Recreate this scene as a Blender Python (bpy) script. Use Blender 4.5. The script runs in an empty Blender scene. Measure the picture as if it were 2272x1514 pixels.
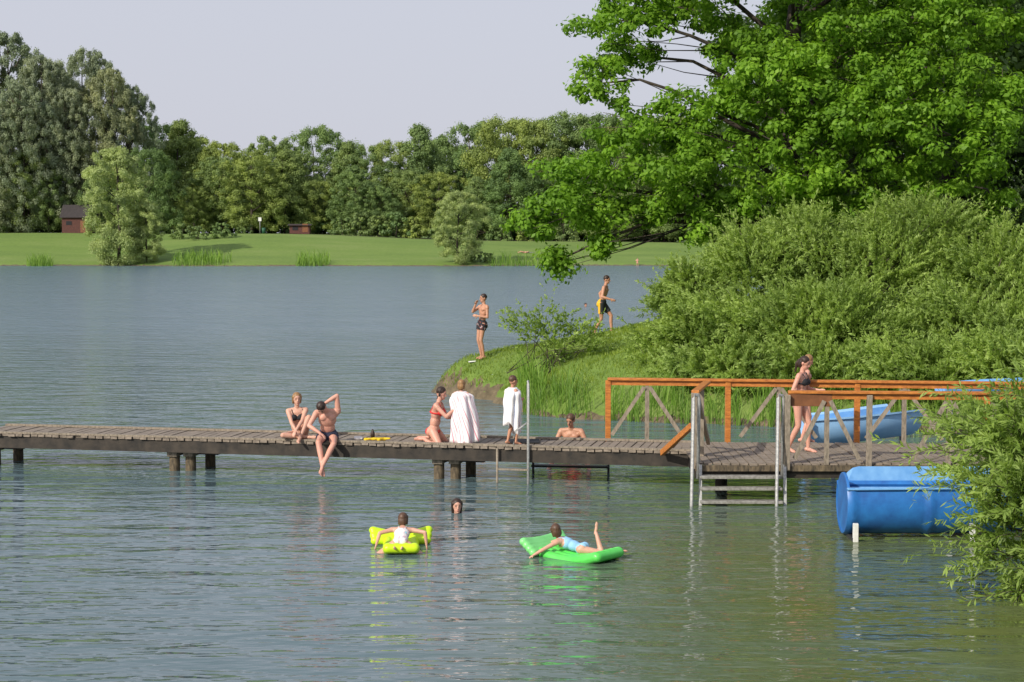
import bpy, math, numpy as np
from mathutils import Vector, Matrix
R=np.random.RandomState(7)
scene=bpy.context.scene
col=scene.collection
F=3787.0; HC=4.5; PITCH=math.atan(239/F)
# ------------------------------------------------------------ helpers
def ray(px,py):
    u=(px-1136)/F; v=-(py-757)/F
    c,s=math.cos(PITCH),math.sin(PITCH)
    return np.array([u, c+v*s, -s+v*c])
def pt(px,py,z):
    d=ray(px,py); t=(z-HC)/d[2]
    return np.array([d[0]*t,d[1]*t,z])
def ptY(px,py,Y):
    d=ray(px,py); t=Y/d[1]
    return np.array([d[0]*t,Y,HC+d[2]*t])
def nrm(a):
    a=np.asarray(a,float); return a/(np.linalg.norm(a,axis=-1,keepdims=True)+1e-12)
def link(o): col.objects.link(o); return o
def mesh_np(name,V,Fc,mats=(),smooth=False,attr=None,attrdom='FACE'):
    V=np.asarray(V,np.float32); me=bpy.data.meshes.new(name)
    if isinstance(Fc,np.ndarray):
        n,k=Fc.shape
        me.vertices.add(len(V)); me.vertices.foreach_set('co',V.ravel())
        me.loops.add(n*k); me.loops.foreach_set('vertex_index',Fc.astype(np.int32).ravel())
        me.polygons.add(n); me.polygons.foreach_set('loop_start',np.arange(n,dtype=np.int32)*k)
        me.update(calc_edges=True)
    else:
        me.from_pydata([tuple(map(float,v)) for v in V],[],Fc); me.update()
    for m in mats: me.materials.append(m)
    if smooth: me.polygons.foreach_set('use_smooth',np.ones(len(me.polygons),bool))
    if attr:
        for k_,a in attr.items():
            at=me.attributes.new(k_,'FLOAT',attrdom); at.data.foreach_set('value',np.asarray(a,np.float32))
    return me
def obj(name,me,center=True):
    o=bpy.data.objects.new(name,me)
    if center and len(me.vertices):
        n=len(me.vertices); a=np.empty(n*3,np.float32); me.vertices.foreach_get('co',a); a=a.reshape(-1,3)
        c=(a.min(0)+a.max(0))/2; a-=c; me.vertices.foreach_set('co',a.ravel()); me.update()
        o.location=Vector(c.tolist())
    return link(o)
def empty(name,loc):
    o=bpy.data.objects.new(name,None); o.location=Vector([float(v) for v in loc]); o.empty_display_size=.3
    return link(o)
def world_loc(o):
    l=o.location.copy()
    while o.parent: o=o.parent; l+=o.location
    return l
def attach(c,p):
    w=world_loc(c); c.parent=p; c.location=w-world_loc(p); return c
def top(o,label,cat,group=None):
    o['label']=label; o['category']=cat
    if group: o['group']=group
    return o
class B:
    def __init__(s): s.v=[]; s.f=[]; s.n=0
    def add(s,V,Fc):
        s.v.append(np.asarray(V,float)); s.f+= [tuple(i+s.n for i in f) for f in Fc]; s.n+=len(V)
    def beam(s,p,q,w,h,up=(0,0,1)):
        p=np.asarray(p,float);q=np.asarray(q,float);d=nrm(q-p);u=np.asarray(up,float)
        if abs(np.dot(d,u))>.97: u=np.array([0,1,0.])
        a=nrm(np.cross(d,u)); b=np.cross(a,d)
        V=[]
        for e in (p,q):
            for sx,sy in((-1,-1),(1,-1),(1,1),(-1,1)): V.append(e+a*sx*w/2+b*sy*h/2)
        s.add(V,[(0,3,2,1),(4,5,6,7),(0,1,5,4),(1,2,6,5),(2,3,7,6),(3,0,4,7)]); return s
    def tube(s,P,r,n=8,cap=True):
        P=np.asarray(P,float); m=len(P); r=np.broadcast_to(r,(m,)); V=[]
        for i in range(m):
            d=nrm(P[min(i+1,m-1)]-P[max(i-1,0)]); u=np.array([0,0,1.]) if abs(d[2])<.9 else np.array([1.,0,0])
            a=nrm(np.cross(d,u)); b=np.cross(d,a)
            for k in range(n):
                t=2*math.pi*k/n; V.append(P[i]+r[i]*(a*math.cos(t)+b*math.sin(t)))
        f=[(i*n+k,i*n+(k+1)%n,(i+1)*n+(k+1)%n,(i+1)*n+k) for i in range(m-1) for k in range(n)]
        if cap: f+=[tuple(range(n-1,-1,-1)),tuple((m-1)*n+k for k in range(n))]
        s.add(V,f); return s
    def cap(s,p,q,r1,r2,n=12):
        p=np.asarray(p,float);q=np.asarray(q,float); d=nrm(q-p)
        if np.linalg.norm(q-p)<1e-6: d=np.array([0,0,1.])
        P=[];r=[]
        for t in (-85,-60,-30,0): P.append(p+d*r1*math.sin(math.radians(t))); r.append(r1*math.cos(math.radians(t)))
        for t in (0,30,60,85): P.append(q+d*r2*math.sin(math.radians(t))); r.append(r2*math.cos(math.radians(t)))
        u=np.array([0,0,1.]) if abs(d[2])<.9 else np.array([1.,0,0])
        a=nrm(np.cross(d,u)); b=np.cross(d,a); V=[]
        for pp,rr in zip(P,r):
            for k in range(n):
                t=2*math.pi*k/n; V.append(pp+rr*(a*math.cos(t)+b*math.sin(t)))
        m=len(P)
        f=[(i*n+k,i*n+(k+1)%n,(i+1)*n+(k+1)%n,(i+1)*n+k) for i in range(m-1) for k in range(n)]
        f+=[tuple(range(n-1,-1,-1)),tuple((m-1)*n+k for k in range(n))]
        s.add(V,f); return s
    def ell(s,c,rad,M=np.eye(3),n=16,m=10):
        c=np.asarray(c,float); V=[]; 
        for i in range(m+1):
            ph=math.pi*(i+.02 if i==0 else (i-.02 if i==m else i))/m
            for k in range(n):
                t=2*math.pi*k/n
                l=np.array([rad[0]*math.sin(ph)*math.cos(t),rad[1]*math.sin(ph)*math.sin(t),rad[2]*math.cos(ph)])
                V.append(c+M@l)
        f=[(i*n+k,(i+1)*n+k,(i+1)*n+(k+1)%n,i*n+(k+1)%n) for i in range(m) for k in range(n)]
        f+=[tuple(range(n)),tuple(m*n+k for k in range(n-1,-1,-1))]
        s.add(V,f); return s
    def mesh(s,name,mat=None,smooth=False):
        return mesh_np(name,np.concatenate(s.v),s.f,(mat,) if mat else (),smooth)
    def obj(s,name,mat=None,smooth=False,parent=None,bevel=0):
        o=obj(name,s.mesh(name,mat,smooth))
        if bevel:
            m=o.modifiers.new('bevel','BEVEL'); m.width=bevel; m.segments=2; m.limit_method='ANGLE'
        if parent: attach(o,parent)
        return o
def remeshed(b,name,mat,voxel=.01,sm=2,center=False):
    me=b.mesh(name); o=bpy.data.objects.new(name,me); link(o)
    r=o.modifiers.new('r','REMESH'); r.mode='VOXEL'; r.voxel_size=voxel; r.use_smooth_shade=True
    if sm:
        s=o.modifiers.new('s','SMOOTH'); s.factor=.5; s.iterations=sm
    dg=bpy.context.evaluated_depsgraph_get(); ev=o.evaluated_get(dg)
    m2=bpy.data.meshes.new_from_object(ev); m2.name=name
    bpy.data.objects.remove(o); m2.materials.clear(); m2.materials.append(mat)
    m2.polygons.foreach_set('use_smooth',np.ones(len(m2.polygons),bool))
    return m2
# ------------------------------------------------------------ materials
def newmat(name):
    m=bpy.data.materials.new(name); m.use_nodes=True; nt=m.node_tree
    bs=nt.nodes['Principled BSDF']; return m,nt,bs
def ramp(nt,fac,stops):
    r=nt.nodes.new('ShaderNodeValToRGB'); e=r.color_ramp.elements
    while len(e)<len(stops): e.new(.5)
    for i,(p,c) in enumerate(stops): e[i].position=p; e[i].color=(*c,1)
    nt.links.new(fac,r.inputs[0]); return r.outputs[0]
def noise(nt,scale,detail=4,vec=None,rough=.5):
    n=nt.nodes.new('ShaderNodeTexNoise'); n.inputs['Scale'].default_value=scale; n.inputs['Detail'].default_value=detail; n.inputs['Roughness'].default_value=rough
    if vec is not None: nt.links.new(vec,n.inputs['Vector'])
    return n.outputs['Fac']
def coord(nt,kind='Object',scale=None):
    t=nt.nodes.new('ShaderNodeTexCoord'); o=t.outputs[kind]
    if scale:
        m=nt.nodes.new('ShaderNodeMapping'); m.inputs['Scale'].default_value=scale; nt.links.new(o,m.inputs[0]); o=m.outputs[0]
    return o
def math_(nt,op,a,b=None,clamp=False):
    n=nt.nodes.new('ShaderNodeMath'); n.operation=op; n.use_clamp=clamp
    for i,x in enumerate((a,b)):
        if x is None: continue
        if isinstance(x,(int,float)): n.inputs[i].default_value=x
        else: nt.links.new(x,n.inputs[i])
    return n.outputs[0]
def mixc(nt,fac,a,b,mode='MIX'):
    n=nt.nodes.new('ShaderNodeMix'); n.data_type='RGBA'; n.blend_type=mode
    if isinstance(fac,(int,float)): n.inputs[0].default_value=fac
    else: nt.links.new(fac,n.inputs[0])
    for i,x in ((6,a),(7,b)):
        if isinstance(x,tuple): n.inputs[i].default_value=(*x,1)
        else: nt.links.new(x,n.inputs[i])
    return n.outputs[2]
def bump(nt,bs,h,strength,dist):
    b=nt.nodes.new('ShaderNodeBump'); b.inputs['Strength'].default_value=strength; b.inputs['Distance'].default_value=dist
    nt.links.new(h,b.inputs['Height']); nt.links.new(b.outputs[0],bs.inputs['Normal']); return b
def simple(name,c1,c2=None,scale=8,rough=.6,bmp=0,stretch=None,metal=0,spec=.5,detail=5):
    m,nt,bs=newmat(name); c2=c2 or tuple(x*.7 for x in c1)
    v=coord(nt,'Object',stretch)
    n=noise(nt,scale,detail,v,.6)
    nt.links.new(ramp(nt,n,[(.3,c2),(.7,c1)]),bs.inputs['Base Color'])
    bs.inputs['Roughness'].default_value=rough; bs.inputs['Metallic'].default_value=metal
    bs.inputs['Specular IOR Level'].default_value=spec
    if bmp: bump(nt,bs,n,.6,bmp)
    return m
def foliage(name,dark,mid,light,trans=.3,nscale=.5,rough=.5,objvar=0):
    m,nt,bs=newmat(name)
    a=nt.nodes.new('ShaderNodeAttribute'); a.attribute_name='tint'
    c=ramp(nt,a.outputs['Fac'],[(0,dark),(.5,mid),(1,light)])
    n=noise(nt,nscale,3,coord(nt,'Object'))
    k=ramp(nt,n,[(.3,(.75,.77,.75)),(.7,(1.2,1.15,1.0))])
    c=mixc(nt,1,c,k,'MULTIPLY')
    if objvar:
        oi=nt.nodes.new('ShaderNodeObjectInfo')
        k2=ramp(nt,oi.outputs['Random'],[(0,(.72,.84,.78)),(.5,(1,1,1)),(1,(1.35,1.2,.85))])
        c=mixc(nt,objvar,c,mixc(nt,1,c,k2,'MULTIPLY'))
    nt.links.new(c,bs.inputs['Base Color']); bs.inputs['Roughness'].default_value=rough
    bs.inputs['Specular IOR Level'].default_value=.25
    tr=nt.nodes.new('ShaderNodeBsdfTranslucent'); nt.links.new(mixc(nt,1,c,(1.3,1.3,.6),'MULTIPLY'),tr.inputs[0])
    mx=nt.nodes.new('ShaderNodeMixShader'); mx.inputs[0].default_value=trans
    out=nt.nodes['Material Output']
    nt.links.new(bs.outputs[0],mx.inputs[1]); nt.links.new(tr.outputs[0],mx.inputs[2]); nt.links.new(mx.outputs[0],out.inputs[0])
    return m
M={}
M['bark']=simple('bark',(.09,.07,.05),(.03,.025,.02),6,.9,.03,(1,1,.3))
M['oakleaf']=foliage('oak_leaf',(.10,.21,.02),(.18,.35,.032),(.30,.50,.055),.45,.6)
M['farleaf']=foliage('wood_leaf',(.15,.22,.10),(.22,.31,.12),(.31,.41,.15),.33,.25,.6,.9)  # distance haze is worked into this leaf colour: paler, less saturated
M['tallleaf']=foliage('poplar_leaf',(.20,.24,.18),(.27,.32,.22),(.35,.40,.28),.3,.2,.6,.5)  # greyed and lightened to carry aerial haze in the colour
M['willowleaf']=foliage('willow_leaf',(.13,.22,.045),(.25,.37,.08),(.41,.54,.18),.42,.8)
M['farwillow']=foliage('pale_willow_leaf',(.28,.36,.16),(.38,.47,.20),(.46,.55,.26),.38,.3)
M['reed']=foliage('reed_blade',(.09,.18,.025),(.15,.29,.04),(.27,.42,.09),.35,.5)
M['grass']=foliage('grass_blade',(.11,.18,.02),(.18,.27,.03),(.28,.37,.07),.3,.6)
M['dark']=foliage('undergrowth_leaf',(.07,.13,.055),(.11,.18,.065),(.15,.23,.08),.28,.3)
M['wood']=simple('weathered_wood',(.35,.285,.225),(.10,.08,.06),5,.85,.004,(1,6,6))
M['greywood']=simple('grey_wood',(.36,.30,.23),(.14,.115,.085),9,.85,.004,(3,3,1))
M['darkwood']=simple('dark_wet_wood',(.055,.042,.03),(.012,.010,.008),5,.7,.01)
M['pile']=simple('pile_wood',(.20,.15,.09),(.035,.028,.02),7,.8,.01,(3,3,1))
M['orange']=simple('varnished_orange_wood',(.64,.24,.045),(.30,.09,.018),8,.5,.002,(1,4,4))
M['brownboard']=simple('brown_board',(.25,.10,.04),(.13,.05,.02),5,.5,.002)
M['metal']=simple('galvanised_steel',(.50,.50,.49),(.28,.28,.27),25,.6,0,None,.25)
M['tread']=simple('worn_tread',(.36,.35,.32),(.13,.12,.10),14,.7,.003)
M['blackmetal']=simple('dark_steel',(.05,.05,.055),(.02,.02,.02),20,.5)
M['blue']=simple('blue_fibreglass',(.03,.20,.56),(.02,.10,.34),4,.4,detail=9)
M['paleblue']=simple('sun_bleached_blue_fibreglass',(.34,.56,.82),(.24,.46,.76),3,.45,detail=8)
M['lightblue']=simple('light_blue_fibreglass',(.22,.47,.80),(.12,.33,.68),5,.45,detail=9)
M['white']=simple('white_paint',(.8,.8,.78),(.6,.6,.56),6,.5)
M['yellow']=simple('yellow_cloth',(.85,.6,.02),(.65,.42,.01),9,.7)
M['lime']=simple('neon_lime_vinyl',(.62,.86,.015),(.52,.76,.01),4,.35)
M['green']=simple('bright_green_vinyl',(.13,.70,.12),(.08,.58,.08),4,.35)
M['greenlight']=simple('pale_green_vinyl',(.25,.74,.25),(.17,.62,.17),4,.35)
M['black']=simple('black_cloth',(.015,.016,.022),(.008,.008,.01),20,.8)
M['navy']=simple('navy_cloth',(.02,.025,.06),(.01,.012,.03),20,.8)
M['red']=simple('red_cloth',(.75,.03,.035),(.6,.02,.02),20,.7)
M['sky_blue']=simple('light_blue_cloth',(.35,.62,.85),(.25,.5,.75),20,.7)
M['shed']=simple('red_brown_planks',(.12,.04,.03),(.06,.025,.02),4,.8)
M['roof']=simple('dark_roof',(.05,.04,.04),(.03,.025,.025),3,.8)
M['eye']=simple('dark_eye',(.02,.012,.01),(.01,.01,.01),5,.3)
M['lip']=simple('lip',(.42,.13,.10),(.36,.1,.08),5,.5)
def hairm(n,c): 
    return simple(n,c,tuple(x*.35 for x in c),40,.5,.004,(1,1,.25))
M['hairdark']=hairm('dark_brown_hair',(.05,.025,.015)); M['hairbrown']=hairm('brown_hair',(.13,.065,.035)); M['hairblond']=hairm('blond_hair',(.40,.22,.09)); M['hairblack']=hairm('black_hair',(.02,.015,.012))
def skin(n,c):
    m,nt,bs=newmat(n); nz=noise(nt,6,3,coord(nt))
    nt.links.new(ramp(nt,nz,[(.3,tuple(a*b for a,b in zip(c,(.9,.82,.8)))),(.7,c)]),bs.inputs['Base Color'])
    bs.inputs['Roughness'].default_value=.5; bs.inputs['Subsurface Weight'].default_value=.12; bs.inputs['Subsurface Radius'].default_value=(.02,.008,.004)
    bs.inputs['Subsurface Scale'].default_value=.5
    return m
M['skin']=skin('skin_fair',(.64,.37,.27)); M['skintan']=skin('skin_tanned',(.53,.28,.175)); M['skinpink']=skin('skin_pink',(.66,.35,.26))
def stripes(name,cols,n,attrn='u'):
    m,nt,bs=newmat(name); a=nt.nodes.new('ShaderNodeAttribute'); a.attribute_name=attrn
    f=math_(nt,'FRACT',math_(nt,'MULTIPLY',a.outputs['Fac'],n))
    r=nt.nodes.new('ShaderNodeValToRGB'); r.color_ramp.interpolation='CONSTANT'; e=r.color_ramp.elements
    while len(e)<len(cols): e.new(.5)
    for i,(p,c) in enumerate(cols): e[i].position=p; e[i].color=(*c,1)
    nt.links.new(f,r.inputs[0]); nt.links.new(r.outputs[0],bs.inputs['Base Color']); bs.inputs['Roughness'].default_value=.9
    bump(nt,bs,noise(nt,120,2,coord(nt)),.3,.003)
    return m
W_=(.80,.77,.77)
M['towelpink']=stripes('pink_striped_towel',[(0,W_),(.34,(.72,.24,.32)),(.42,W_),(.57,(.80,.50,.56)),(.63,W_),(.80,(.68,.18,.27)),(.86,W_)],10)
M['towelwhite']=stripes('white_patterned_towel',[(0,W_),(.42,(.50,.58,.82)),(.47,W_),(.8,(.85,.5,.55)),(.83,W_)],4)
def patterned(name,a,b,c,scale=25):
    m,nt,bs=newmat(name); n=noise(nt,scale,1,coord(nt))
    r=nt.nodes.new('ShaderNodeValToRGB'); r.color_ramp.interpolation='CONSTANT'; e=r.color_ramp.elements; e.new(.5)
    for i,(p,cc) in enumerate(((0,a),(.6,b),(.66,c))): e[i].position=p; e[i].color=(*cc,1)
    nt.links.new(n,r.inputs[0]); nt.links.new(r.outputs[0],bs.inputs['Base Color']); bs.inputs['Roughness'].default_value=.8; return m
M['pattrunks']=patterned('patterned_trunks',(.015,.015,.02),(.3,.05,.04),(.35,.35,.35),16)
M['patsuit']=patterned('pale_patterned_swimsuit',(.75,.72,.72),(.7,.3,.35),(.35,.6,.7),22)
def yellowblack():
    m,nt,bs=newmat('yellow_black_shorts'); s=nt.nodes.new('ShaderNodeSeparateXYZ'); nt.links.new(coord(nt,'Generated'),s.inputs[0])
    nt.links.new(mixc(nt,math_(nt,'GREATER_THAN',s.outputs[1],.66),(.015,.018,.02),(.75,.42,.02)),bs.inputs['Base Color']); bs.inputs['Roughness'].default_value=.7; return m
M['yb']=yellowblack()
# ------------------------------------------------------------ terrain
PEN=np.array([(-2.4,48.4),(-1.7,47.2),(-.5,46.0),(.0,43.6),(.6,42.2),(1.8,41.2),(4,40.4),(8,39),(14,37),(22,34.5),(70,30),(70,80),(20,70),(9,63),(3.5,57.5),(.5,53.5),(-1.6,50.5)])
NB=np.array([(7.0,12),(7.0,19),(7.7,22),(9.4,23.2),(14,25),(70,26),(70,-80),(-70,-80),(-70,4),(5,4)])
def sdpoly(P,x,y):
    x=np.asarray(x,float);y=np.asarray(y,float)
    d=np.full(x.shape,1e9); ins=np.zeros(x.shape,bool); n=len(P)
    for i in range(n):
        ax,ay=P[i]; bx,by=P[(i+1)%n]; ex,ey=bx-ax,by-ay
        t=np.clip(((x-ax)*ex+(y-ay)*ey)/(ex*ex+ey*ey),0,1)
        d=np.minimum(d,np.hypot(x-ax-t*ex,y-ay-t*ey))
        c=((ay>y)!=(by>y)); xi=(bx-ax)*(y-ay)/((by-ay) if by!=ay else 1e-9)+ax
        ins^= c&(x<xi)
    return np.where(ins,d,-d)
def sm(t): t=np.clip(t,0,1); return t*t*(3-2*t)
def H(x,y):
    x=np.asarray(x,float);y=np.asarray(y,float)
    sd=sdpoly(PEN,x,y)+.12*np.sin(x*3.1+y*1.3)+.08*np.sin(y*5.3-x*2)
    plat=1.12+.165*np.clip(x+.5,-2,5)
    rise=1.5+4.0*sm((x+1.5)/5)+4.5*sm((x-3.5)/4)
    hp=np.where(sd>0,plat*(1-(1-np.clip(sd/rise,0,1))**2.2),np.maximum(-2,sd*.7))
    hp=hp+np.where(sd>.3,.04*np.sin(x*2.3+1)*np.sin(y*1.9)+.02*np.sin(x*7+y*5),0)
    s2=sdpoly(NB,x,y); hn=np.where(s2>0,(.5+2.3*sm((12-y)/10))*np.clip(s2/2.5,0,1),np.maximum(-2,s2*.5))
    ys=236+2*np.sin(x/17.)+1.0*np.sin(x/5.3); d=y-ys; tp=4.3-1.5*sm((x+50)/65)
    hf=np.where(d>0,tp*sm(.12+d/44)-tp*float(sm(np.array(.12)))+.0,np.maximum(-2,d*.2))
    hf=np.where(d>0,hf+np.minimum(d*.15,.35)+.1*np.sin(x/7)*np.clip(d/20,0,1),hf)
    return np.maximum(np.maximum(hp,hn),hf)
def hit(px,py,t0=15,t1=330):
    d=ray(px,py); t=np.arange(t0,t1,.02); X=d[0]*t;Y=d[1]*t;Z=HC+d[2]*t
    h=H(X,Y); k=Z<h
    i=np.argmax(k) if k.any() else np.argmin(abs(Y-278))
    return np.array([X[i],Y[i],h[i]])
xs=np.concatenate([np.linspace(-1500,-220,12),np.arange(-200,-6,4),np.arange(-6,-3,.5),np.arange(-3,16,.2),np.arange(16,70,2),np.arange(70,200,5),np.linspace(220,1500,12)])
ys=np.concatenate([np.linspace(-300,0,8),np.arange(2,36,1),np.arange(36,64,.2),np.arange(64,90,2),np.arange(95,225,8),np.arange(228,300,1.5),np.linspace(310,2500,20)])
X,Y=np.meshgrid(xs,ys); Z=H(X,Y); nx,ny=len(xs),len(ys)
I=np.arange(nx*ny).reshape(ny,nx); FQ=np.stack([I[:-1,:-1],I[:-1,1:],I[1:,1:],I[1:,:-1]],-1).reshape(-1,4)
m,nt,bs=newmat('grassy_ground')
oc=coord(nt,'Object'); g=nt.nodes.new('ShaderNodeNewGeometry'); sp=nt.nodes.new('ShaderNodeSeparateXYZ'); nt.links.new(g.outputs['Position'],sp.inputs[0])
sn=nt.nodes.new('ShaderNodeSeparateXYZ'); nt.links.new(g.outputs['True Normal'],sn.inputs[0])
gr=ramp(nt,noise(nt,.12,6,coord(nt,'Object',(.6,1.6,1)),.65),[(.32,(.095,.17,.025)),(.5,(.145,.235,.033)),(.68,(.22,.28,.075))])
gr=mixc(nt,.5,gr,ramp(nt,noise(nt,2.5,5,oc,.7),[(.3,(.08,.14,.02)),(.7,(.19,.27,.05))]))
dirt=ramp(nt,noise(nt,3,6,oc,.7),[(.3,(.05,.04,.022)),(.7,(.22,.17,.10))])
st=math_(nt,'LESS_THAN',math_(nt,'ADD',sn.outputs[2],math_(nt,'MULTIPLY',noise(nt,2,3,oc),.45)),.88)
lo=math_(nt,'LESS_THAN',math_(nt,'ADD',sp.outputs[2],math_(nt,'MULTIPLY',noise(nt,1.5,3,oc),.4)),.32)
nt.links.new(mixc(nt,math_(nt,'MAXIMUM',st,lo),gr,dirt),bs.inputs['Base Color']); bs.inputs['Roughness'].default_value=.95
bump(nt,bs,noise(nt,8,6,oc,.7),.8,.05)
gd=obj('ground',mesh_np('ground',np.stack([X,Y,Z],-1).reshape(-1,3),FQ,(m,),True),False); gd['kind']='structure'
# water
m,nt,bs=newmat('lake_water')
wp=nt.nodes.new('ShaderNodeNewGeometry'); ws=nt.nodes.new('ShaderNodeSeparateXYZ'); nt.links.new(wp.outputs['Position'],ws.inputs[0])
n1=noise(nt,1.0,3,coord(nt,'Object',(.62,1.7,1)),.5)
n2=noise(nt,1.0,2,coord(nt,'Object',(2.3,6.0,1)),.5)
n3=noise(nt,1.0,3,coord(nt,'Object',(.10,.22,1)),.6)
h=math_(nt,'ADD',math_(nt,'MULTIPLY',n1,1.25),math_(nt,'MULTIPLY',n2,.26))
h=math_(nt,'MULTIPLY',h,math_(nt,'ADD',math_(nt,'MULTIPLY',n3,1.6),.3))
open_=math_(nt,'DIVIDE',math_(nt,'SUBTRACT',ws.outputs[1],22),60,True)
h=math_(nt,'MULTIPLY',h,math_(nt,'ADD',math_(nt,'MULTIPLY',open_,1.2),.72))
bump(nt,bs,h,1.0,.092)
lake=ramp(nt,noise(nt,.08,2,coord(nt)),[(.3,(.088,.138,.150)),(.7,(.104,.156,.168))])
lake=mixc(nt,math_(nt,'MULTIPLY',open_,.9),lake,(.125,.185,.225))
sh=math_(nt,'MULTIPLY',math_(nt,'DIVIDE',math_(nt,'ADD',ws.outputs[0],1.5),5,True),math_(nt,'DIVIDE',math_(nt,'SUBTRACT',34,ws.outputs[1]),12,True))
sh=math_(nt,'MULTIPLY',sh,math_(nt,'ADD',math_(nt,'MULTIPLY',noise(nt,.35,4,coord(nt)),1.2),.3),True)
nt.links.new(mixc(nt,sh,lake,(.105,.125,.035)),bs.inputs['Base Color'])  # olive of the shallows, also painting in green tree reflections
nt.links.new(math_(nt,'ADD',math_(nt,'MULTIPLY',open_,.17),.035),bs.inputs['Roughness']); bs.inputs['IOR'].default_value=1.333
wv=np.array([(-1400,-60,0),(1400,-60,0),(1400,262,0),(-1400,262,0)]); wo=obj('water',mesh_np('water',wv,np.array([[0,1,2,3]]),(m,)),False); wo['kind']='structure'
# ------------------------------------------------------------ leaves
def rand_unit(n):
    v=R.normal(size=(n,3)); return nrm(v)
def leaves(name,C,A,Nn,L,W,mat,tint=None):
    C=np.asarray(C); n=len(C); A=nrm(A); Nn=nrm(Nn); b=nrm(np.cross(A,Nn)); 
    L=np.broadcast_to(L,(n,))[:,None]*R.uniform(.7,1.3,(n,1)); W=np.broadcast_to(W,(n,))[:,None]*R.uniform(.7,1.3,(n,1))
    V=np.stack([C-A*L/2,C+b*W/2+A*L*.05,C+A*L/2,C-b*W/2+A*L*.05],1).reshape(-1,3)
    Fq=np.arange(4*n).reshape(n,4)
    if tint is None: tint=R.uniform(0,1,n)
    return mesh_np(name,V,Fq,(mat,),False,{'tint':np.clip(tint,0,1)})
def clumpleaves(centers,rad,per,flat=1.0,upb=.3,rn=.55):
    n=len(centers); c=np.repeat(centers,per,0); d=rand_unit(n*per); r=np.repeat(rad,per)[:,None]*R.uniform(.05,1,(n*per,1))**.45*R.uniform(.7,1.4,(n*per,1))
    off=d*r; off[:,2]*=flat
    nn=nrm(d+rn*rand_unit(n*per)+np.array([0,0,upb])); A=nrm(np.cross(nn,rand_unit(n*per)))
    ti=np.repeat(R.uniform(0,1,n),per)*.5+R.uniform(0,.5,n*per)
    return c+off,A,nn,ti
def tree_variant(seed,h,w,leaf,ncl,per,mat,prof='round',low=.06,cr=(.05,.12)):
    R.seed(seed)
    k=R.uniform(0,1,ncl)**.8; z=h*(low+(1-low)*k*.96)
    if prof=='round': pr=np.sqrt(np.clip(1-((k-.42)/.62)**2,0,1))
    elif prof=='cone': pr=np.clip(1.02-k**1.6,0,1)*.95+.08
    elif prof=='broad': pr=np.clip(1-np.abs(k-.5)**3*7.2,0,1)**.7
    else: pr=np.sin(np.clip(k*.92+.1,0,1)*math.pi)**.6
    th=R.uniform(0,2*math.pi,ncl); lob=1+.22*np.sin(th*3+seed+k*4)+.14*np.sin(th*5+k*11)
    rr=w/2*pr*lob*R.uniform(.2,1.05,ncl)**.5
    c=np.stack([rr*np.cos(th),rr*np.sin(th),z],1); rad=w*R.uniform(cr[0],cr[1],ncl)*(1-.35*k)
    C,A,Nn,ti=clumpleaves(c,rad,per,.8)
    cm=leaves('crown',C,A,Nn,leaf,leaf*.7,mat,ti)
    b=B(); zt=np.linspace(0,h*.9,7); x=np.cumsum(R.normal(0,.012*h,7)); x[0]=0
    b.tube(np.stack([x,x*.5,zt],1),np.linspace(h*.018,h*.003,7),8)
    for i in range(14):
        j=R.randint(ncl); e=c[j]; z0=max(h*.1,e[2]-R.uniform(.1,.25)*h); xs_=np.interp(z0,zt,x); s0=np.array([xs_,xs_*.5,z0]); mid=(s0+e)/2+np.array([0,0,-.02*h])
        b.tube([s0,mid,e],[h*.006,h*.004,h*.0015],5)
    tm=b.mesh('trunk',M['bark'],True)
    return tm,cm
def place_tree(name,var,loc,s,rz,label,cat,group=None,sz=None):
    e=empty(name,loc); e.rotation_euler[2]=rz; e.scale=(s,s,sz or s)
    for nm,me in (('trunk',var[0]),('crown',var[1])):
        o=bpy.data.objects.new(nm,me); link(o); o.parent=e
    top(e,label,cat,group); return e
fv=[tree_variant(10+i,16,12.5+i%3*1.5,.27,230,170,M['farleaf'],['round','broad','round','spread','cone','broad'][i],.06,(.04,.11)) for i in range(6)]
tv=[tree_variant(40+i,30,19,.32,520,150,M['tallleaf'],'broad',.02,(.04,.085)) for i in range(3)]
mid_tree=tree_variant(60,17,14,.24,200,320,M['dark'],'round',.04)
R.seed(99)
def treepx(px,topy,Yd,var,base_h,name,label,cat,group,wf=1.0):
    x=(px-1136)/F*Yd; g=float(H(x,Yd))-.1; zt=HC+(518-topy)/F*Yd; s=(zt-g)/base_h
    return place_tree(name,var,(x,Yd,g),s*wf,R.uniform(0,6.28),label,cat,group,sz=s)
G1='leafy trees of the lakeside wood'
for px,ty,Yd in [(-70,50,292),(25,68,290),(100,120,286),(55,180,280),(150,190,284),(200,104,296),(248,150,288),(-20,220,278),(120,140,297)]:
    treepx(px,ty,Yd,tv[R.randint(3)],29.8,'poplar_tree','tall grey-green poplar rising over the lakeside wood','tree','tall poplars of the lakeside wood',.66)
treepx(295,185,290,tv[1],29.8,'poplar_tree','tall grey-green poplar rising over the lakeside wood','tree','tall poplars of the lakeside wood',.55)
sky=[(355,275),(400,268),(440,300),(490,315),(535,345),(575,345),(612,300),(660,330),(712,280),(765,315),(815,322),(865,312),(925,278),(985,300),(1030,330),(1062,272),(1130,262),(1195,262),(1260,250),(1325,256),(1400,262),(1470,258),(1550,262),(1640,256),(1730,262),(1820,258),(1920,262),(2020,258),(2130,262),(2240,258),(2330,262)]
for px,ty in sky:
    treepx(px+R.uniform(-8,8),ty,R.uniform(296,312),fv[R.randint(6)],15.9,'broadleaf_tree','full green broadleaf tree at the edge of the wood','tree',G1,.85)
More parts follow.
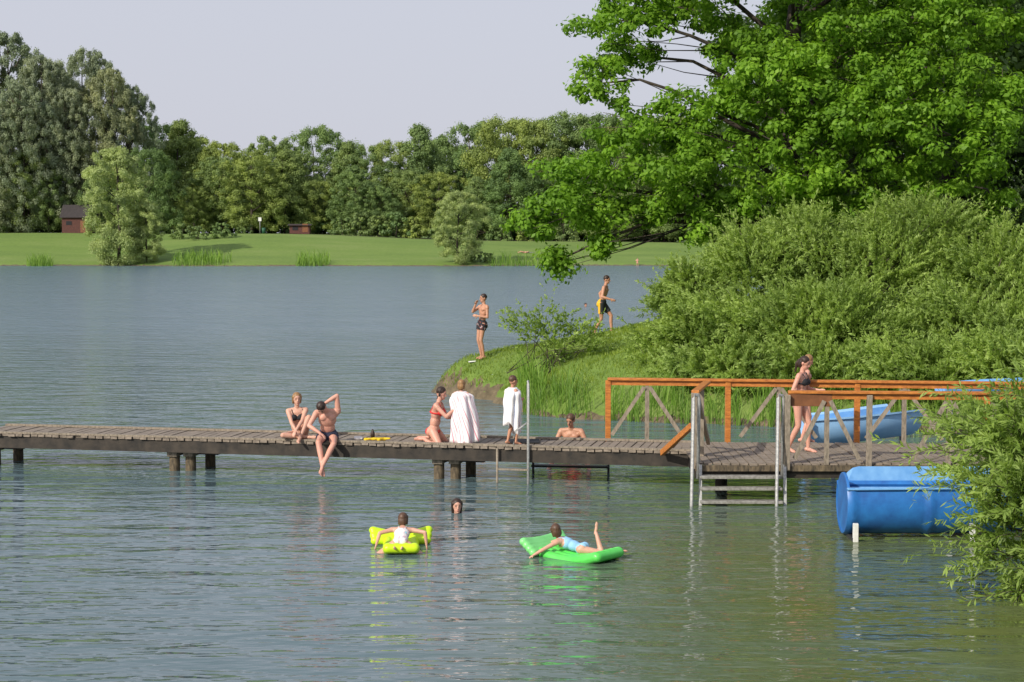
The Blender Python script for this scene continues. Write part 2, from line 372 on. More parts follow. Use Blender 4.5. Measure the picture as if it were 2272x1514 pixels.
for i in range(26):
    px=340+i*72+R.uniform(-20,20)
    treepx(px,R.uniform(330,420),R.uniform(284,291),fv[R.randint(6)],15.9,'broadleaf_tree','full green broadleaf tree at the edge of the wood','tree',G1,1.05)
for px,ty in [(60,330),(110,380),(0,380),(330,330),(215,400)]:
    treepx(px,ty,281,fv[R.randint(6)],15.9,'broadleaf_tree','full green broadleaf tree at the edge of the wood','tree',G1,.8)
# undergrowth
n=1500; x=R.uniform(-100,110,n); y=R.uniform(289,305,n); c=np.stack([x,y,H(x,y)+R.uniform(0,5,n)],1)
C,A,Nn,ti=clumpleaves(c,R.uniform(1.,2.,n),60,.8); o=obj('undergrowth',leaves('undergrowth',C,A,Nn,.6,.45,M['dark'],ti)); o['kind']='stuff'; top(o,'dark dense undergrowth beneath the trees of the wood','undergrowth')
# far shrubs
shv=tree_variant(70,3,4.2,.3,45,90,M['farleaf'],'round',.0)
for px,py,s in [(405,530,.8),(440,532,.7),(492,528,.8),(1060,582,.6),(1085,582,.45)]:
    p=hit(px,py); place_tree('shrub',shv,(p[0],p[1],p[2]-.1),s,R.uniform(0,6),'rounded green shrub on the grassy bank','shrub','shrubs on the far bank')
for px,s in [(545,.6),(760,1.),(800,1.3),(840,1.2),(880,1.4),(920,1.2),(980,1.1),(1110,.9),(1180,1.2),(1250,1.3)]:
    x=(px-1136)/F*280; place_tree('shrub',shv,(x,280,float(H(x,280))-.1),s,R.uniform(0,6),'rounded green shrub on the grassy bank','shrub','shrubs on the far bank')
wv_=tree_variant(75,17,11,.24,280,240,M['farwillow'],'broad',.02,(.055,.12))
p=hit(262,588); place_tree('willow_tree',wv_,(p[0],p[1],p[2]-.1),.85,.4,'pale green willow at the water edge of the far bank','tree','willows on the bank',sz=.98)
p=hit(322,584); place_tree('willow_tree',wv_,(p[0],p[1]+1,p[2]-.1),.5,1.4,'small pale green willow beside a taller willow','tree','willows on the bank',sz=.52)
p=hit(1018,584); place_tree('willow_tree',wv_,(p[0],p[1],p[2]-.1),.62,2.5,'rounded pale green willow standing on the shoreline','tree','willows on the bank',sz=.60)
# mid dark trees
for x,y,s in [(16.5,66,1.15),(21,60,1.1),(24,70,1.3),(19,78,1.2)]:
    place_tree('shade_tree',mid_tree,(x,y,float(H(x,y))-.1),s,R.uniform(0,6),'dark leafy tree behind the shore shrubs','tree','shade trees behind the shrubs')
# ------------------------------------------------------------ oak
R.seed(5)
blobs=[(1370,45,105,58,-1),(1500,15,120,50,0),(1335,185,72,52,-1),(1420,280,118,52,-2),(1550,240,105,50,-2),(1320,375,112,52,-2),(1250,450,88,44,-2.5),(1185,505,54,30,-2.5),(1235,580,28,36,-2.5),(1345,480,85,34,-2),(1330,540,28,24,-2.5),(1500,330,90,40,-1),(1390,120,60,30,0),
(1480,395,125,50,-3),(1440,470,50,34,-2),(1620,330,140,60,-3),(1600,450,95,45,-2),(1560,510,40,30,-2.5),(1700,190,130,70,-3),(1850,150,150,70,-3),(1900,280,150,75,-4),(1780,390,120,48,-3),(2050,150,140,85,-3),(2110,300,140,85,-4),(2000,420,130,60,-3),(2190,420,60,80,-3),(1620,80,85,48,0),(1960,30,150,55,-1),(2180,60,100,70,-1),(1800,40,100,50,2),
(1720,300,130,110,3),(1900,200,200,150,3),(2100,250,170,180,4),(1640,200,90,100,3.),(1720,110,90,50,-2),(1800,240,120,60,-3),(2000,230,120,70,-4),(1700,440,100,50,-2),(2230,230,70,90,-3),(1850,440,90,40,-3),(2080,40,110,60,-3),(1880,60,110,50,-3),
(1400,-80,130,70,0),(1560,-120,160,90,-2),(1750,-100,170,90,-3),(1950,-110,170,90,-3),(2150,-100,150,90,-2),(1500,-260,150,90,0),(1700,-300,180,110,-1),(1920,-300,180,110,0),(2120,-260,150,100,0),(1640,-450,150,90,0),(1850,-470,180,100,0),(1780,-580,130,70,0),(1800,-200,200,150,4)]
OY=54.; tc=[];tb=[]; bc=[]
for cx,cy,rx,ry,dy in blobs:
    Yd=OY+dy; k=Yd/F; c=ptY(cx,cy,Yd); RX,RZ=rx*k,ry*k; RY=min(RX,1.9)
    bc.append((c,RX,RZ))
    left=cx<1600
    n=int((11 if left else 12)*RX*RZ+(8 if left else 8)*RX)+6
    d=rand_unit(n)*(R.uniform(.1,1.22,(n,1))**(.55 if left else .45)); 
    tc.append(c+d*np.array([RX,RY,RZ])); tb.append(np.full(n,R.uniform(.15,.85)))
tc=np.concatenate(tc); tb=np.concatenate(tb); nT=len(tc); per=88
C,A,Nn,ti=clumpleaves(tc,R.uniform(.22,.54,nT),per,.65,.45)
ti=np.repeat(tb,per)*.35+np.repeat(R.uniform(0,1,nT),per)*.35+R.uniform(0,.3,nT*per)
base=np.array([8.9,OY,0.]); base[2]=float(H(base[0],base[1]))-.2
oak=empty('oak_tree',base); top(oak,'large spreading oak with fresh green leaves overhanging the shore','tree')
attach(obj('crown',leaves('crown',C,A,Nn,.17,.10,M['oakleaf'],ti)),oak)
b=B(); tz=np.array([base[2],3,5,7.5,10,12.5,15,17.5]); tx=np.array([8.9,8.85,8.8,8.7,8.75,8.95,9.1,9.0])
b.tube(np.stack([tx,np.full(8,OY),tz],1),[.48,.40,.36,.33,.27,.2,.12,.06],12)
for (c,RX,RZ) in bc:
    z0=np.clip(c[2]-R.uniform(.3,1.8)-.22*abs(c[0]-8.9),4.2,16); s0=np.array([np.interp(z0,tz,tx),OY,z0]); L_=np.linalg.norm(c-s0)
    P=[s0+(c-s0)*t+np.array([R.normal(0,.12),R.normal(0,.12),math.sin(t*3.14)*L_*.12+R.normal(0,.08)])*(0 if t in(0,1) else 1) for t in np.linspace(0,1,6)]
    r0=.045+.008*L_; b.tube(P,np.linspace(r0,.025,6),7)
    for q in range(7):
        e=c+rand_unit(1)[0]*np.array([RX,.8,RZ])*.9; s1=P[R.randint(2,6)]; b.tube([s1,(s1+e)/2+R.normal(0,.12,3),e],[.024,.015,.007],5)
b.obj('trunk',M['bark'],True,oak)
# ------------------------------------------------------------ willow shrubs (sprigs)
def sprigs(name,label,base,domes,nper,leafL,leafW,slen,mat,cat='shrub',droop=.25,upw=.9,stems=14,per=34,lo=.35,sr=1.,spread=.25):
    C=[];A=[];NN=[];TI=[]; e=empty(name,base); sb=B()
    for (c,rad,wt) in domes:
        c=np.asarray(c,float); rad=np.asarray(rad,float); n=int(nper*wt); ph=R.uniform(0,6,3)
        d=rand_unit(n); d[:,2]=np.abs(d[:,2])*np.where(R.uniform(size=n)<.25,-1,1)
        th=np.arctan2(d[:,2],d[:,0]); lob=1+.16*np.sin(5*th+ph[0])+.12*np.sin(9*th+ph[1]+3*d[:,1])+.10*np.sin(17*th+ph[2])
        rr=R.uniform(lo,1.0,n)**.6
        pr=c+d*rad*rr[:,None]*lob[:,None]
        L=slen*R.uniform(.4,1.3,n)*np.where(R.uniform(size=n)<.14,1.7,1); dirn=nrm(d*np.array([1,1,.6])*.8+np.array([0,0,upw])+.55*rand_unit(n)); out=nrm(d*np.array([1,1,0])+1e-3)
        t=R.uniform(0,1,(n,per)); 
        pos=pr[:,None,:]+dirn[:,None,:]*(t*L[:,None])[...,None]+(out[:,None,:]*.35+np.array([0,0,-.6]))*((t**2)*L[:,None]*droop)[...,None]
        tang=nrm(dirn[:,None,:]+(out[:,None,:]*.35+np.array([0,0,-.6]))*(2*t*droop)[...,None])
        rd=rand_unit(n*per).reshape(n,per,3); a=nrm(tang*.9+rd*.85); pos=pos+a*leafL*.45
        nn=nrm(np.cross(a,rd)*.8+np.array([0,0,.5])+.6*d[:,None,:])
        C.append(pos.reshape(-1,3));A.append(a.reshape(-1,3));NN.append(nn.reshape(-1,3))
        bs_=np.clip((rr-.55)/.45,0,1)*.3+R.uniform(0,.3,n)  # tint paints shade into inner sprigs, light onto outer ones and tips
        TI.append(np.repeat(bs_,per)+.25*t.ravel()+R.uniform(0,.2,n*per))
        for i in range(0,n,max(1,n//(stems*8))):
            tt=np.linspace(0,1,4)[:,None]; sb.tube(pr[i]+dirn[i]*tt*L[i]+(out[i]*.35+np.array([0,0,-.6]))*tt**2*L[i]*droop,np.array([.008,.006,.004,.002])*sr,4)
        for i in range(stems):
            q=pr[R.randint(n)]; b0=np.asarray(base)+np.array([R.normal(0,spread),R.normal(0,spread),-.1]); sb.tube([b0,(b0+q)/2+np.array([0,0,.2]),q],np.array([.04,.025,.01])*sr,5)
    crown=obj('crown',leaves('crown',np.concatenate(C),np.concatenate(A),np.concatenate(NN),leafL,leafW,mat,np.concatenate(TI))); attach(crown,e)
    sb.obj('stem',M['bark'],True,e); top(e,label,cat); return e
def D(px,py,Y,rx,rz,ry=None,w=1.):
    k=Y/F; return (ptY(px,py,Y),(rx*k,ry or min(rx*k,2.2),rz*k),w)
def gb(x,y): return (x,y,float(H(x,y)))
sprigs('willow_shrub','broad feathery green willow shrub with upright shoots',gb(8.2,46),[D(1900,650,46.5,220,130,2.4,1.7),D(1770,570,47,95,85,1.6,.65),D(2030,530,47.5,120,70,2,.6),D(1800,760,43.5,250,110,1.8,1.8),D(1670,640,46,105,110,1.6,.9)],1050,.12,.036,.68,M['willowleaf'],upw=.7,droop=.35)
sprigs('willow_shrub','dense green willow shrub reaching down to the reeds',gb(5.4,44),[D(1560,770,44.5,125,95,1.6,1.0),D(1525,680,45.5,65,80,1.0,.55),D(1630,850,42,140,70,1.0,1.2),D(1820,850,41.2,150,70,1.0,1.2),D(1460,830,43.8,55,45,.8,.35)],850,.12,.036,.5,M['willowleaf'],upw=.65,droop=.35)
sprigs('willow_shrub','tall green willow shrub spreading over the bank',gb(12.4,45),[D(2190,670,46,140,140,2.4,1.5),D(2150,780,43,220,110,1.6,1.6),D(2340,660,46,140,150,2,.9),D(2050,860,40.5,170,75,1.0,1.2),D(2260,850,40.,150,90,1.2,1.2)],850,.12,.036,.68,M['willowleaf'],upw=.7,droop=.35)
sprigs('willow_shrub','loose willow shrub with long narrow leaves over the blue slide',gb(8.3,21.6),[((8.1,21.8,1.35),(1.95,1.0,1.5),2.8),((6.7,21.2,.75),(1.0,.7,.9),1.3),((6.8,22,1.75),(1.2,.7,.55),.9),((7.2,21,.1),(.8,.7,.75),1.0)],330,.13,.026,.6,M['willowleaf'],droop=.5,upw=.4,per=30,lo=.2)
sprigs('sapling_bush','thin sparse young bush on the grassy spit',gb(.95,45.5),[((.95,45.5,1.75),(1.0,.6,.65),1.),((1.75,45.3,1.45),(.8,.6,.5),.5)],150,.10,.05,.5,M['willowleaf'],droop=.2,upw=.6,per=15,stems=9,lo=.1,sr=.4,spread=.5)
# reeds & grass
def blades(name,label,P,hgt,wid,mat,lean=.25,cat='grass'):
    n=len(P); hh=hgt*R.uniform(.4,1.35,n); th=R.uniform(0,6.28,n); d=np.stack([np.cos(th),np.sin(th),0*th],1)
    ang=R.uniform(0,6.28,n); w=np.stack([np.cos(ang),np.sin(ang)*.4,0*ang],1)*wid/2
    b0=P; b1=P+np.array([0,0,1])*(hh*.6)[:,None]+d*(hh*lean*.3)[:,None]; b2=P+np.array([0,0,1])*(hh)[:,None]+d*(hh*lean)[:,None]
    V=np.stack([b0-w,b0+w,b1+w*.8,b1-w*.8,b2+w*.15,b2-w*.15],1).reshape(-1,3); i=np.arange(n)*6
    Fq=np.concatenate([np.stack([i,i+1,i+2,i+3],1),np.stack([i+3,i+2,i+4,i+5],1)])
    ti=R.uniform(0,1,n); o=obj(name,mesh_np(name,V,Fq,(mat,),False,{'tint':np.concatenate([ti,ti])})); o['kind']='stuff'; top(o,label,cat); return o
def shore(n,x0,x1,off0,off1):
    x=R.uniform(x0,x1,n*4); y=R.uniform(34,50,n*4); s=sdpoly(PEN,x,y); cl=np.sin(x*2.3)+np.sin(x*5.1+1)+np.sin(x*11.)*.5; k=(s>off0)&(s<off1)&(y<49)&(cl>R.uniform(-2.2,.8,n*4)); x,y=x[k][:n],y[k][:n]
    return np.stack([x,y,np.maximum(H(x,y),-.1)-.03],1)
blades('reed_bed','upright green reeds growing in the shallow shore water',shore(3600,.2,6.5,-.25,.75),.70,.028,M['reed'],.28,'reeds')
blades('reed_bed','upright green reeds growing in the shallow shore water',shore(1500,6,14,-.3,1.1),.8,.03,M['reed'],.2,'reeds')
x=R.uniform(-2.4,8,60000); y=R.uniform(42,58,60000); s=sdpoly(PEN,x,y); k=s>.18; x,y=x[k],y[k]
blades('meadow_grass','short trodden grass covering the spit of land',np.stack([x,y,H(x,y)-.01],1),.09,.018,M['grass'],.5)
x=R.uniform(-2.2,5,500); y=R.uniform(45,55,500); k=sdpoly(PEN,x,y)>.4; x,y=x[k],y[k]; 
fl=rand_unit(len(x))*.2+np.array([0,0,1]); o=obj('daisy_flowers',leaves('daisy_flowers',np.stack([x,y,H(x,y)+.1],1),np.cross(fl,[1,0,0.]),fl,.035,.035,M['white'])); o['kind']='stuff'; top(o,'tiny white daisies scattered in the grass','flowers')
for px0,px1,ng in [(60,120,200),(380,515,420),(655,735,260),(1080,1200,150)]:
    px=px0+(px1-px0)*R.beta(1.6,1.6,ng); Yv=R.uniform(234,238.5,ng); x=(px-1136)/F*Yv; blades('reed_bed','clump of reeds at the far waterline',np.stack([x,Yv,np.maximum(H(x,Yv),-.1)],1),1.5,.10,M['reed'],.3,'reeds')
# ------------------------------------------------------------ path strip on far bank
xx=np.linspace(-46,26,60); yy=276+1.2*np.sin(xx/9); V=[];Fc=[]
for i,(a,c) in enumerate(zip(xx,yy)): 
    for dy in (-.9,.9): V.append((a,c+dy,float(H(a,c+dy))+.06))
    if i: Fc.append((2*i-2,2*i,2*i+1,2*i-1))
o=obj('path',mesh_np('path',V,Fc,(simple('pale_gravel',(.42,.36,.26),(.3,.26,.18),1,.9),))); o['kind']='structure'
# ------------------------------------------------------------ jetty
DZ=.65
A0=pt(-60,961,DZ); A1=pt(1540,1003,DZ); dx=nrm((A1-A0)); dyv=np.array([-dx[1],dx[0],0])
def edge(px,off=0.):
    u=(px-1136)/F; t=(u*A0[1]-A0[0])/(dx[0]-u*dx[1]); return A0+dx*t+dyv*off
WD=1.4; jet=empty('wooden_jetty',((A0+A1)/2*np.array([1,1,0])+np.array([0,.8,0])))
top(jet,'long weathered wooden jetty on piles with orange railing','jetty')
L=np.linalg.norm(A1-A0); b=B(); n=int(L/.15)
for i in range(n):
    c=A0+dx*(i+.5)*.15; e0=R.normal(0,.018); zj=R.normal(0,.004)-.022
    b.beam(c+dyv*(e0)+[0,0,zj],c+dyv*(WD+e0)+[0,0,zj+R.normal(0,.003)],.128,.044)
b.obj('deck',M['wood'],parent=jet)
for off in (.06,WD-.1): B().beam(A0+dyv*off+[0,0,.022],A1+dyv*off+[0,0,.022],.09,.035).obj('edge_batten',M['greywood'],parent=jet)
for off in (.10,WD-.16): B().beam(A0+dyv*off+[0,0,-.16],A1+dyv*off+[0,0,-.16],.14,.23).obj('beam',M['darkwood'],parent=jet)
def pilegrp(px,py):
    p=pt(px,py,0); t=np.dot(p-A0,dx); c=A0+dx*t; c[2]=0
    for o1,of in ((-.36,.28),(-.06,.34),(.07,1.0)):
        q=c+dx*o1+dyv*of; B().tube([q+[0,0,-2],q+[0,0,.3],q+[0,0,.40]],[.105,.1,.1],10).obj('pile',M['pile'],True,jet)
        B().beam(q+dyv*-.14+[0,0,.34],q+dyv*.3+[0,0,.34],.2,.12).obj('pile_cap',M['greywood'],parent=jet,bevel=.01)
    q=c+dyv*.5; B().beam(q-dx*.5+[0,0,.36],q+dx*.45+[0,0,.36],.14,.13).obj('cross_beam',M['darkwood'],parent=jet)
pilegrp(425,1046); pilegrp(1025,1058); pilegrp(-18,1035)
for px,py in ((1600,1080),(1950,1060),(2180,1060)):
    q=pt(px,py,0); B().tube([q+[0,0,-2],q+[0,0,.45]],[.11,.11],10).obj('pile',M['darkwood'],True,jet)
# platform
p0=pt(1543,1029,DZ); Yf=p0[1]; X0=p0[0]; X1=11.0; Yb=31.4
b=B(); x=X0
while x<X1:
    zj=R.normal(0,.004)-.022; e=R.normal(0,.018); b.beam((x+.07,Yf+e,DZ+zj+.006),(x+.07,Yb+e-.12*(x-X0)*.6,DZ+zj+.006),.128,.044); x+=.15
b.obj('deck',M['wood'],parent=jet)
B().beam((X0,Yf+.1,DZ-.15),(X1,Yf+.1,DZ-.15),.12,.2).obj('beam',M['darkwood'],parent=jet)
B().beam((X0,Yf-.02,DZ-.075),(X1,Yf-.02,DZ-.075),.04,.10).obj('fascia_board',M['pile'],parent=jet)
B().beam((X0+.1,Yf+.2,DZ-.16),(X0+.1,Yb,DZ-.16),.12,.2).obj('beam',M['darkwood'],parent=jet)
# railings
def railing(P0,P1,pxs_post,pxs_V,h,mt='orange'):
    P0=np.asarray(P0);P1=np.asarray(P1); d=nrm(P1-P0); 
    rl=B().beam(P0+[0,0,h],P1+[0,0,h+.0],.16,.045).obj('railing',M['orange'],bevel=.006)
    B().beam(P0+[0,0,h-.07],P1+[0,0,h-.07],.04,.09).obj('under_rail',M['orange'],parent=jet)
    attach(rl,jet)
    def at(px):
        u=(px-1136)/F; t=(u*P0[1]-P0[0])/( (P1-P0)[0]-u*(P1-P0)[1]); return P0+(P1-P0)*t
    sidev=np.cross(d,[0,0,1])
    for px in pxs_post:
        q=at(px); o=B().beam(q+[0,0,-.12],q+[0,0,h-.03],.1,.1,up=(0,1,0)).obj('post',M[mt],bevel=.006); attach(o,rl)
    for px,hw in pxs_V:
        q=at(px)
        o=B().beam(q+[0,0,-.02],q+[0,0,h-.12],.075,.06).obj('baluster',M['greywood']); attach(o,rl)
        for sgn in (-1,1):
            q2=at(px+sgn*hw); o=B().beam(q+sidev*.045+d*sgn*.05+[0,0,h-.14],q2+sidev*.045+[0,0,.08],.07,.035,up=sidev).obj('brace',M['greywood']); attach(o,rl)
    return rl
g1=pt(1348,974,DZ); railing(g1,(11.,30.7,DZ),[1350,1617,1905,2195],[(1437,78),(1730,85),(2010,85),(2290,80)],1.13)
f0=np.array([pt(1745,1026,DZ)[0],Yf+.06,DZ]); railing(f0,(11.,Yf-.35,DZ),[],[(1838,72),(2110,80)],1.2)
for px in (1748,1930,2205,2330):
    q=f0.copy(); q[0]=(px-1136)/F*(Yf+.03); q[1]=Yf-.07; B().beam(q+[0,0,-.1],q+[0,0,1.16],.09,.07,up=(0,1,0)).obj('post',M['greywood'],parent=jet,bevel=.005)
B().beam(f0+[0.02,-.06,1.08],f0+[.72,-.06,1.07],.03,.22).obj('notice_board',M['brownboard'],parent=jet,bevel=.004)
# short side railing
c0=np.array([X0+.0,Yf+.1,DZ]); c1=np.array([X0+.45,Yb-.7,DZ])
B().beam(c0+[0,0,1.2],c1+[0,0,1.17],.13,.045).obj('hand_rail',M['orange'],parent=jet,bevel=.005)
for t,mt,hh in ((0.,'greywood',1.18),(.4,'greywood',1.15)):
    q=c0+(c1-c0)*t; B().beam(q+[0,0,-.1],q+[0,0,hh],.13,.09,up=(0,1,0)).obj('post',M[mt],parent=jet,bevel=.006)
B().beam(c0+[.05,.1,1.1],c0+(c1-c0)*.9+[.05,0,.1],.06,.09).obj('brace',M['greywood'],parent=jet)
B().beam(pt(1468,1004,DZ-.02)+[0,-.08,0],np.array([c0[0]-.05,c0[1]+.05,DZ+.62]),.07,.10).obj('brace',M['orange'],parent=jet,bevel=.005)
# wide steps with steel handrails
xl=X0+.02; xr=(1736-1136)/F*Yf
ld=None
for k,x in enumerate((xl,xr)):
    P=[(x+.02,Yf-.03,DZ-.25),(x+.03,Yf-.04,DZ+1.10),(x+.01,Yf-.05,DZ+1.15),(x-.04,Yf-.08,DZ+1.16),(x-.075,Yf-.11,DZ+1.11),(x-.14,Yf-.5,-.35),(x-.16,Yf-.6,-.9)]
    P2=[(x+.06,Yf-.05,DZ-.02),(x+.02,Yf-.45,-.5),(x+.0,Yf-.6,-.9)]
    o=B().tube(P,.028,8).obj('step_ladder' if k==0 else 'side_rail',M['metal'],True)
    if k==0: ld=o; attach(o,jet)
    else: attach(o,ld)
    attach(B().beam(P2[0],P2[2],.05,.09).obj('stringer',M['metal']),ld)
for k,z in enumerate((.45,.27,.06,-.12)):
    yy_=Yf-.16-.09*k; attach(B().beam((xl+.03,yy_,z),(xr-.02,yy_,z),.20,.045).obj('tread',M['tread'],bevel=.006),ld)
# narrow ladder and hand post on main jetty
q=edge(1173,-.04); q2=edge(1104,-.04)
ld2=B().tube([q+[0,0,-1.6],q+[0,0,1.13],q+[0,.04,1.19],q+[0,.12,1.19],q+[0,.16,1.13],q+[0,.2,.02]],.024,8).obj('step_ladder',M['metal'],True); attach(ld2,jet)
attach(B().tube([q2+[0,0,-1.6],q2+[0,0,-.02]],.020,8).obj('side_rail',M['greywood'],True),ld2)
for z in (-.40,-.80): attach(B().beam(q2+[0,0,z],q+[0,0,z],.05,.03).obj('tread',M['greywood']),ld2)
attach(B().tube([q+[0,.1,.45],q+[-.22,.1,.30],q+[-.26,.1,.05]],.018,6).obj('side_rail',M['metal'],True),ld2)
st=B().beam(pt(1180,1033,.12),pt(1352,1036,.12),.2,.04).obj('step',M['blackmetal']); attach(st,jet)
for px in (1183,1350):
    attach(B().tube([pt(px,1050,0)+[0,0,-.9],pt(px,1050,0)+[0,0,.45]],.025,6).obj('leg',M['blackmetal'],True),st)
# ------------------------------------------------------------ slides
def trough(name,path,rad,mat_out,a0=0,th=.035,n=18,lip=.05,sy=1.,ribs=()):
    path=np.asarray(path,float); A_=np.linspace(math.pi-a0,2*math.pi+a0,n+1); V=[]; m_=len(path)
    for i in range(m_):
        rd=rad+(.022 if i in ribs else 0)
        pf=[(rd*math.cos(t),rd*sy*math.sin(t)) for t in A_]; ri=rad-th
        pin=[(ri*math.cos(t),ri*sy*math.sin(t)) for t in A_[::-1]]
        out=[(pf[0][0]-lip,pf[0][1])]+pf+[(pf[-1][0]+lip,pf[-1][1])]
        inn=[(pf[-1][0]+lip,pf[-1][1]+th)]+pin+[(pf[0][0]-lip,pf[0][1]+th)]
        pr=out+inn; k=len(pr)
        d=nrm((path[min(i+1,m_-1)]-path[max(i-1,0)])); s_=nrm(np.cross(d,[0,0,1])); u=np.cross(s_,d)
        for a,c in pr: V.append(path[i]+s_*a+u*c)
    Fc=[(i*k+j,i*k+(j+1)%k,(i+1)*k+(j+1)%k,(i+1)*k+j) for i in range(m_-1) for j in range(k)]
    h_=len(out)
    for base_ in (0,(m_-1)*k):
        for j in range(h_-1): Fc.append((base_+j,base_+j+1,base_+k-2-j,base_+k-1-j))
    me=mesh_np(name,V,Fc,(mat_out,),True); o=obj(name,me)
    es=o.modifiers.new('e','EDGE_SPLIT'); es.split_angle=math.radians(32); return o
def smoothpath(P,n=40):
    P=np.asarray(P,float); t=np.linspace(0,1,len(P)); tt=np.linspace(0,1,n); Q=np.stack([np.interp(tt,t,P[:,i]) for i in range(3)],1)
    for _ in range(12): Q[1:-1]=(Q[:-2]+2*Q[1:-1]+Q[2:])/4
    return Q
xL=(1884-1136)/F*24.9
s1=empty('water_slide',(xL+1.4,25.1,0)); top(s1,'rounded blue fibreglass slide chute on short white posts','water slide')
P_=smoothpath([(xL,25.25,.50),(xL+1.5,25.25,.50),(xL+2.8,25.25,.53),(xL+4.5,25.5,.92),(xL+6.5,26,1.6)],121)
attach(trough('chute',P_,.46,M['blue'],a0=math.radians(30),lip=.02,ribs=(1,2,24,25,48,49,70,71,90,91)),s1)
eb=B(); eb.tube([(xL+.01,25.25,.50),(xL+.05,25.25,.50)],[.445,.45],28); attach(eb.obj('end_wall',M['blue'],bevel=.008),s1)
attach(B().beam((xL+.0,24.85,.755),(xL+2.6,24.85,.78),.09,.03).obj('rim',M['lightblue'],bevel=.008),s1)
for px in (1909,2172):
    x=(px-1136)/F*24.6; attach(B().beam((x,24.72,-1.2),(x,24.72,.27),.075,.075,up=(0,1,0)).obj('post',M['white'],bevel=.008),s1)
    attach(B().beam((x,24.72,.02),(x,25.7,.02),.09,.07).obj('cradle',M['blackmetal']),s1)
V=[];Fc=[];ng=24
for i in range(ng+1):
    t=i/ng; x=xL+.16+2.25*t; zt=.97-.10*(max(0,.08-t)/.08)**2-.10*(max(0,t-.92)/.08)**2
    for (yy_,zz) in ((25.60,.60),(25.66,.72),(25.70,zt),(25.74,zt),(25.71,.72),(25.65,.60)): V.append((x,yy_,zz))
    if i:
        for j in range(6): Fc.append(((i-1)*6+j,(i-1)*6+(j+1)%6,i*6+(j+1)%6,i*6+j))
Fc+=[(0,1,2,3,4,5),tuple(ng*6+j for j in range(6))]
attach(obj('splash_guard',mesh_np('splash_guard',V,Fc,(M['lightblue'],))),s1)
s2=empty('water_slide',(7,34,0)); top(s2,'pale blue water slide chute ending behind the railing','water slide')
attach(trough('chute',smoothpath([ptY(1782,932,33.6),ptY(1860,926,33.6),ptY(1930,918,33.8),ptY(2010,908,34.3)]),.5,M['paleblue'],a0=.05,lip=.05,sy=1.05),s2)
attach(trough('rim_lining',smoothpath([ptY(1790,930,33.6),ptY(1860,925,33.6),ptY(1930,917,33.8),ptY(2006,907,34.3)])+np.array([0,0,.012]),.455,M['lightblue'],a0=.0,lip=.09,sy=1.05,th=.012),s2)
e_=ptY(1785,950,33.6); attach(B().beam(e_+[-.05,-.56,-.30],e_+[.03,-.56,.2],.05,.14,up=(0,1,0)).obj('end_board',M['white']),s2)
for px,py,Yd in ((1850,960,33.8),(2000,940,34.4)):
    p=ptY(px,py,Yd); attach(B().tube([p+[0,0,-.1],(p[0],p[1],-1.)],.05,8).obj('post',M['metal'],True),s2)
s3=empty('water_slide',(11,38.5,0)); top(s3,'blue water slide chute half hidden behind the shrubs','water slide')
attach(trough('chute',smoothpath([ptY(2085,858,37.6),ptY(2180,850,37.8),ptY(2300,845,38.2),ptY(2460,830,39)]),.28,M['lightblue'],a0=.05,lip=.05),s3)
for px in (2110,2280):
    p=ptY(px,890,38); attach(B().tube([p,(p[0],p[1],-1.)],.05,8).obj('post',M['metal'],True),s3)
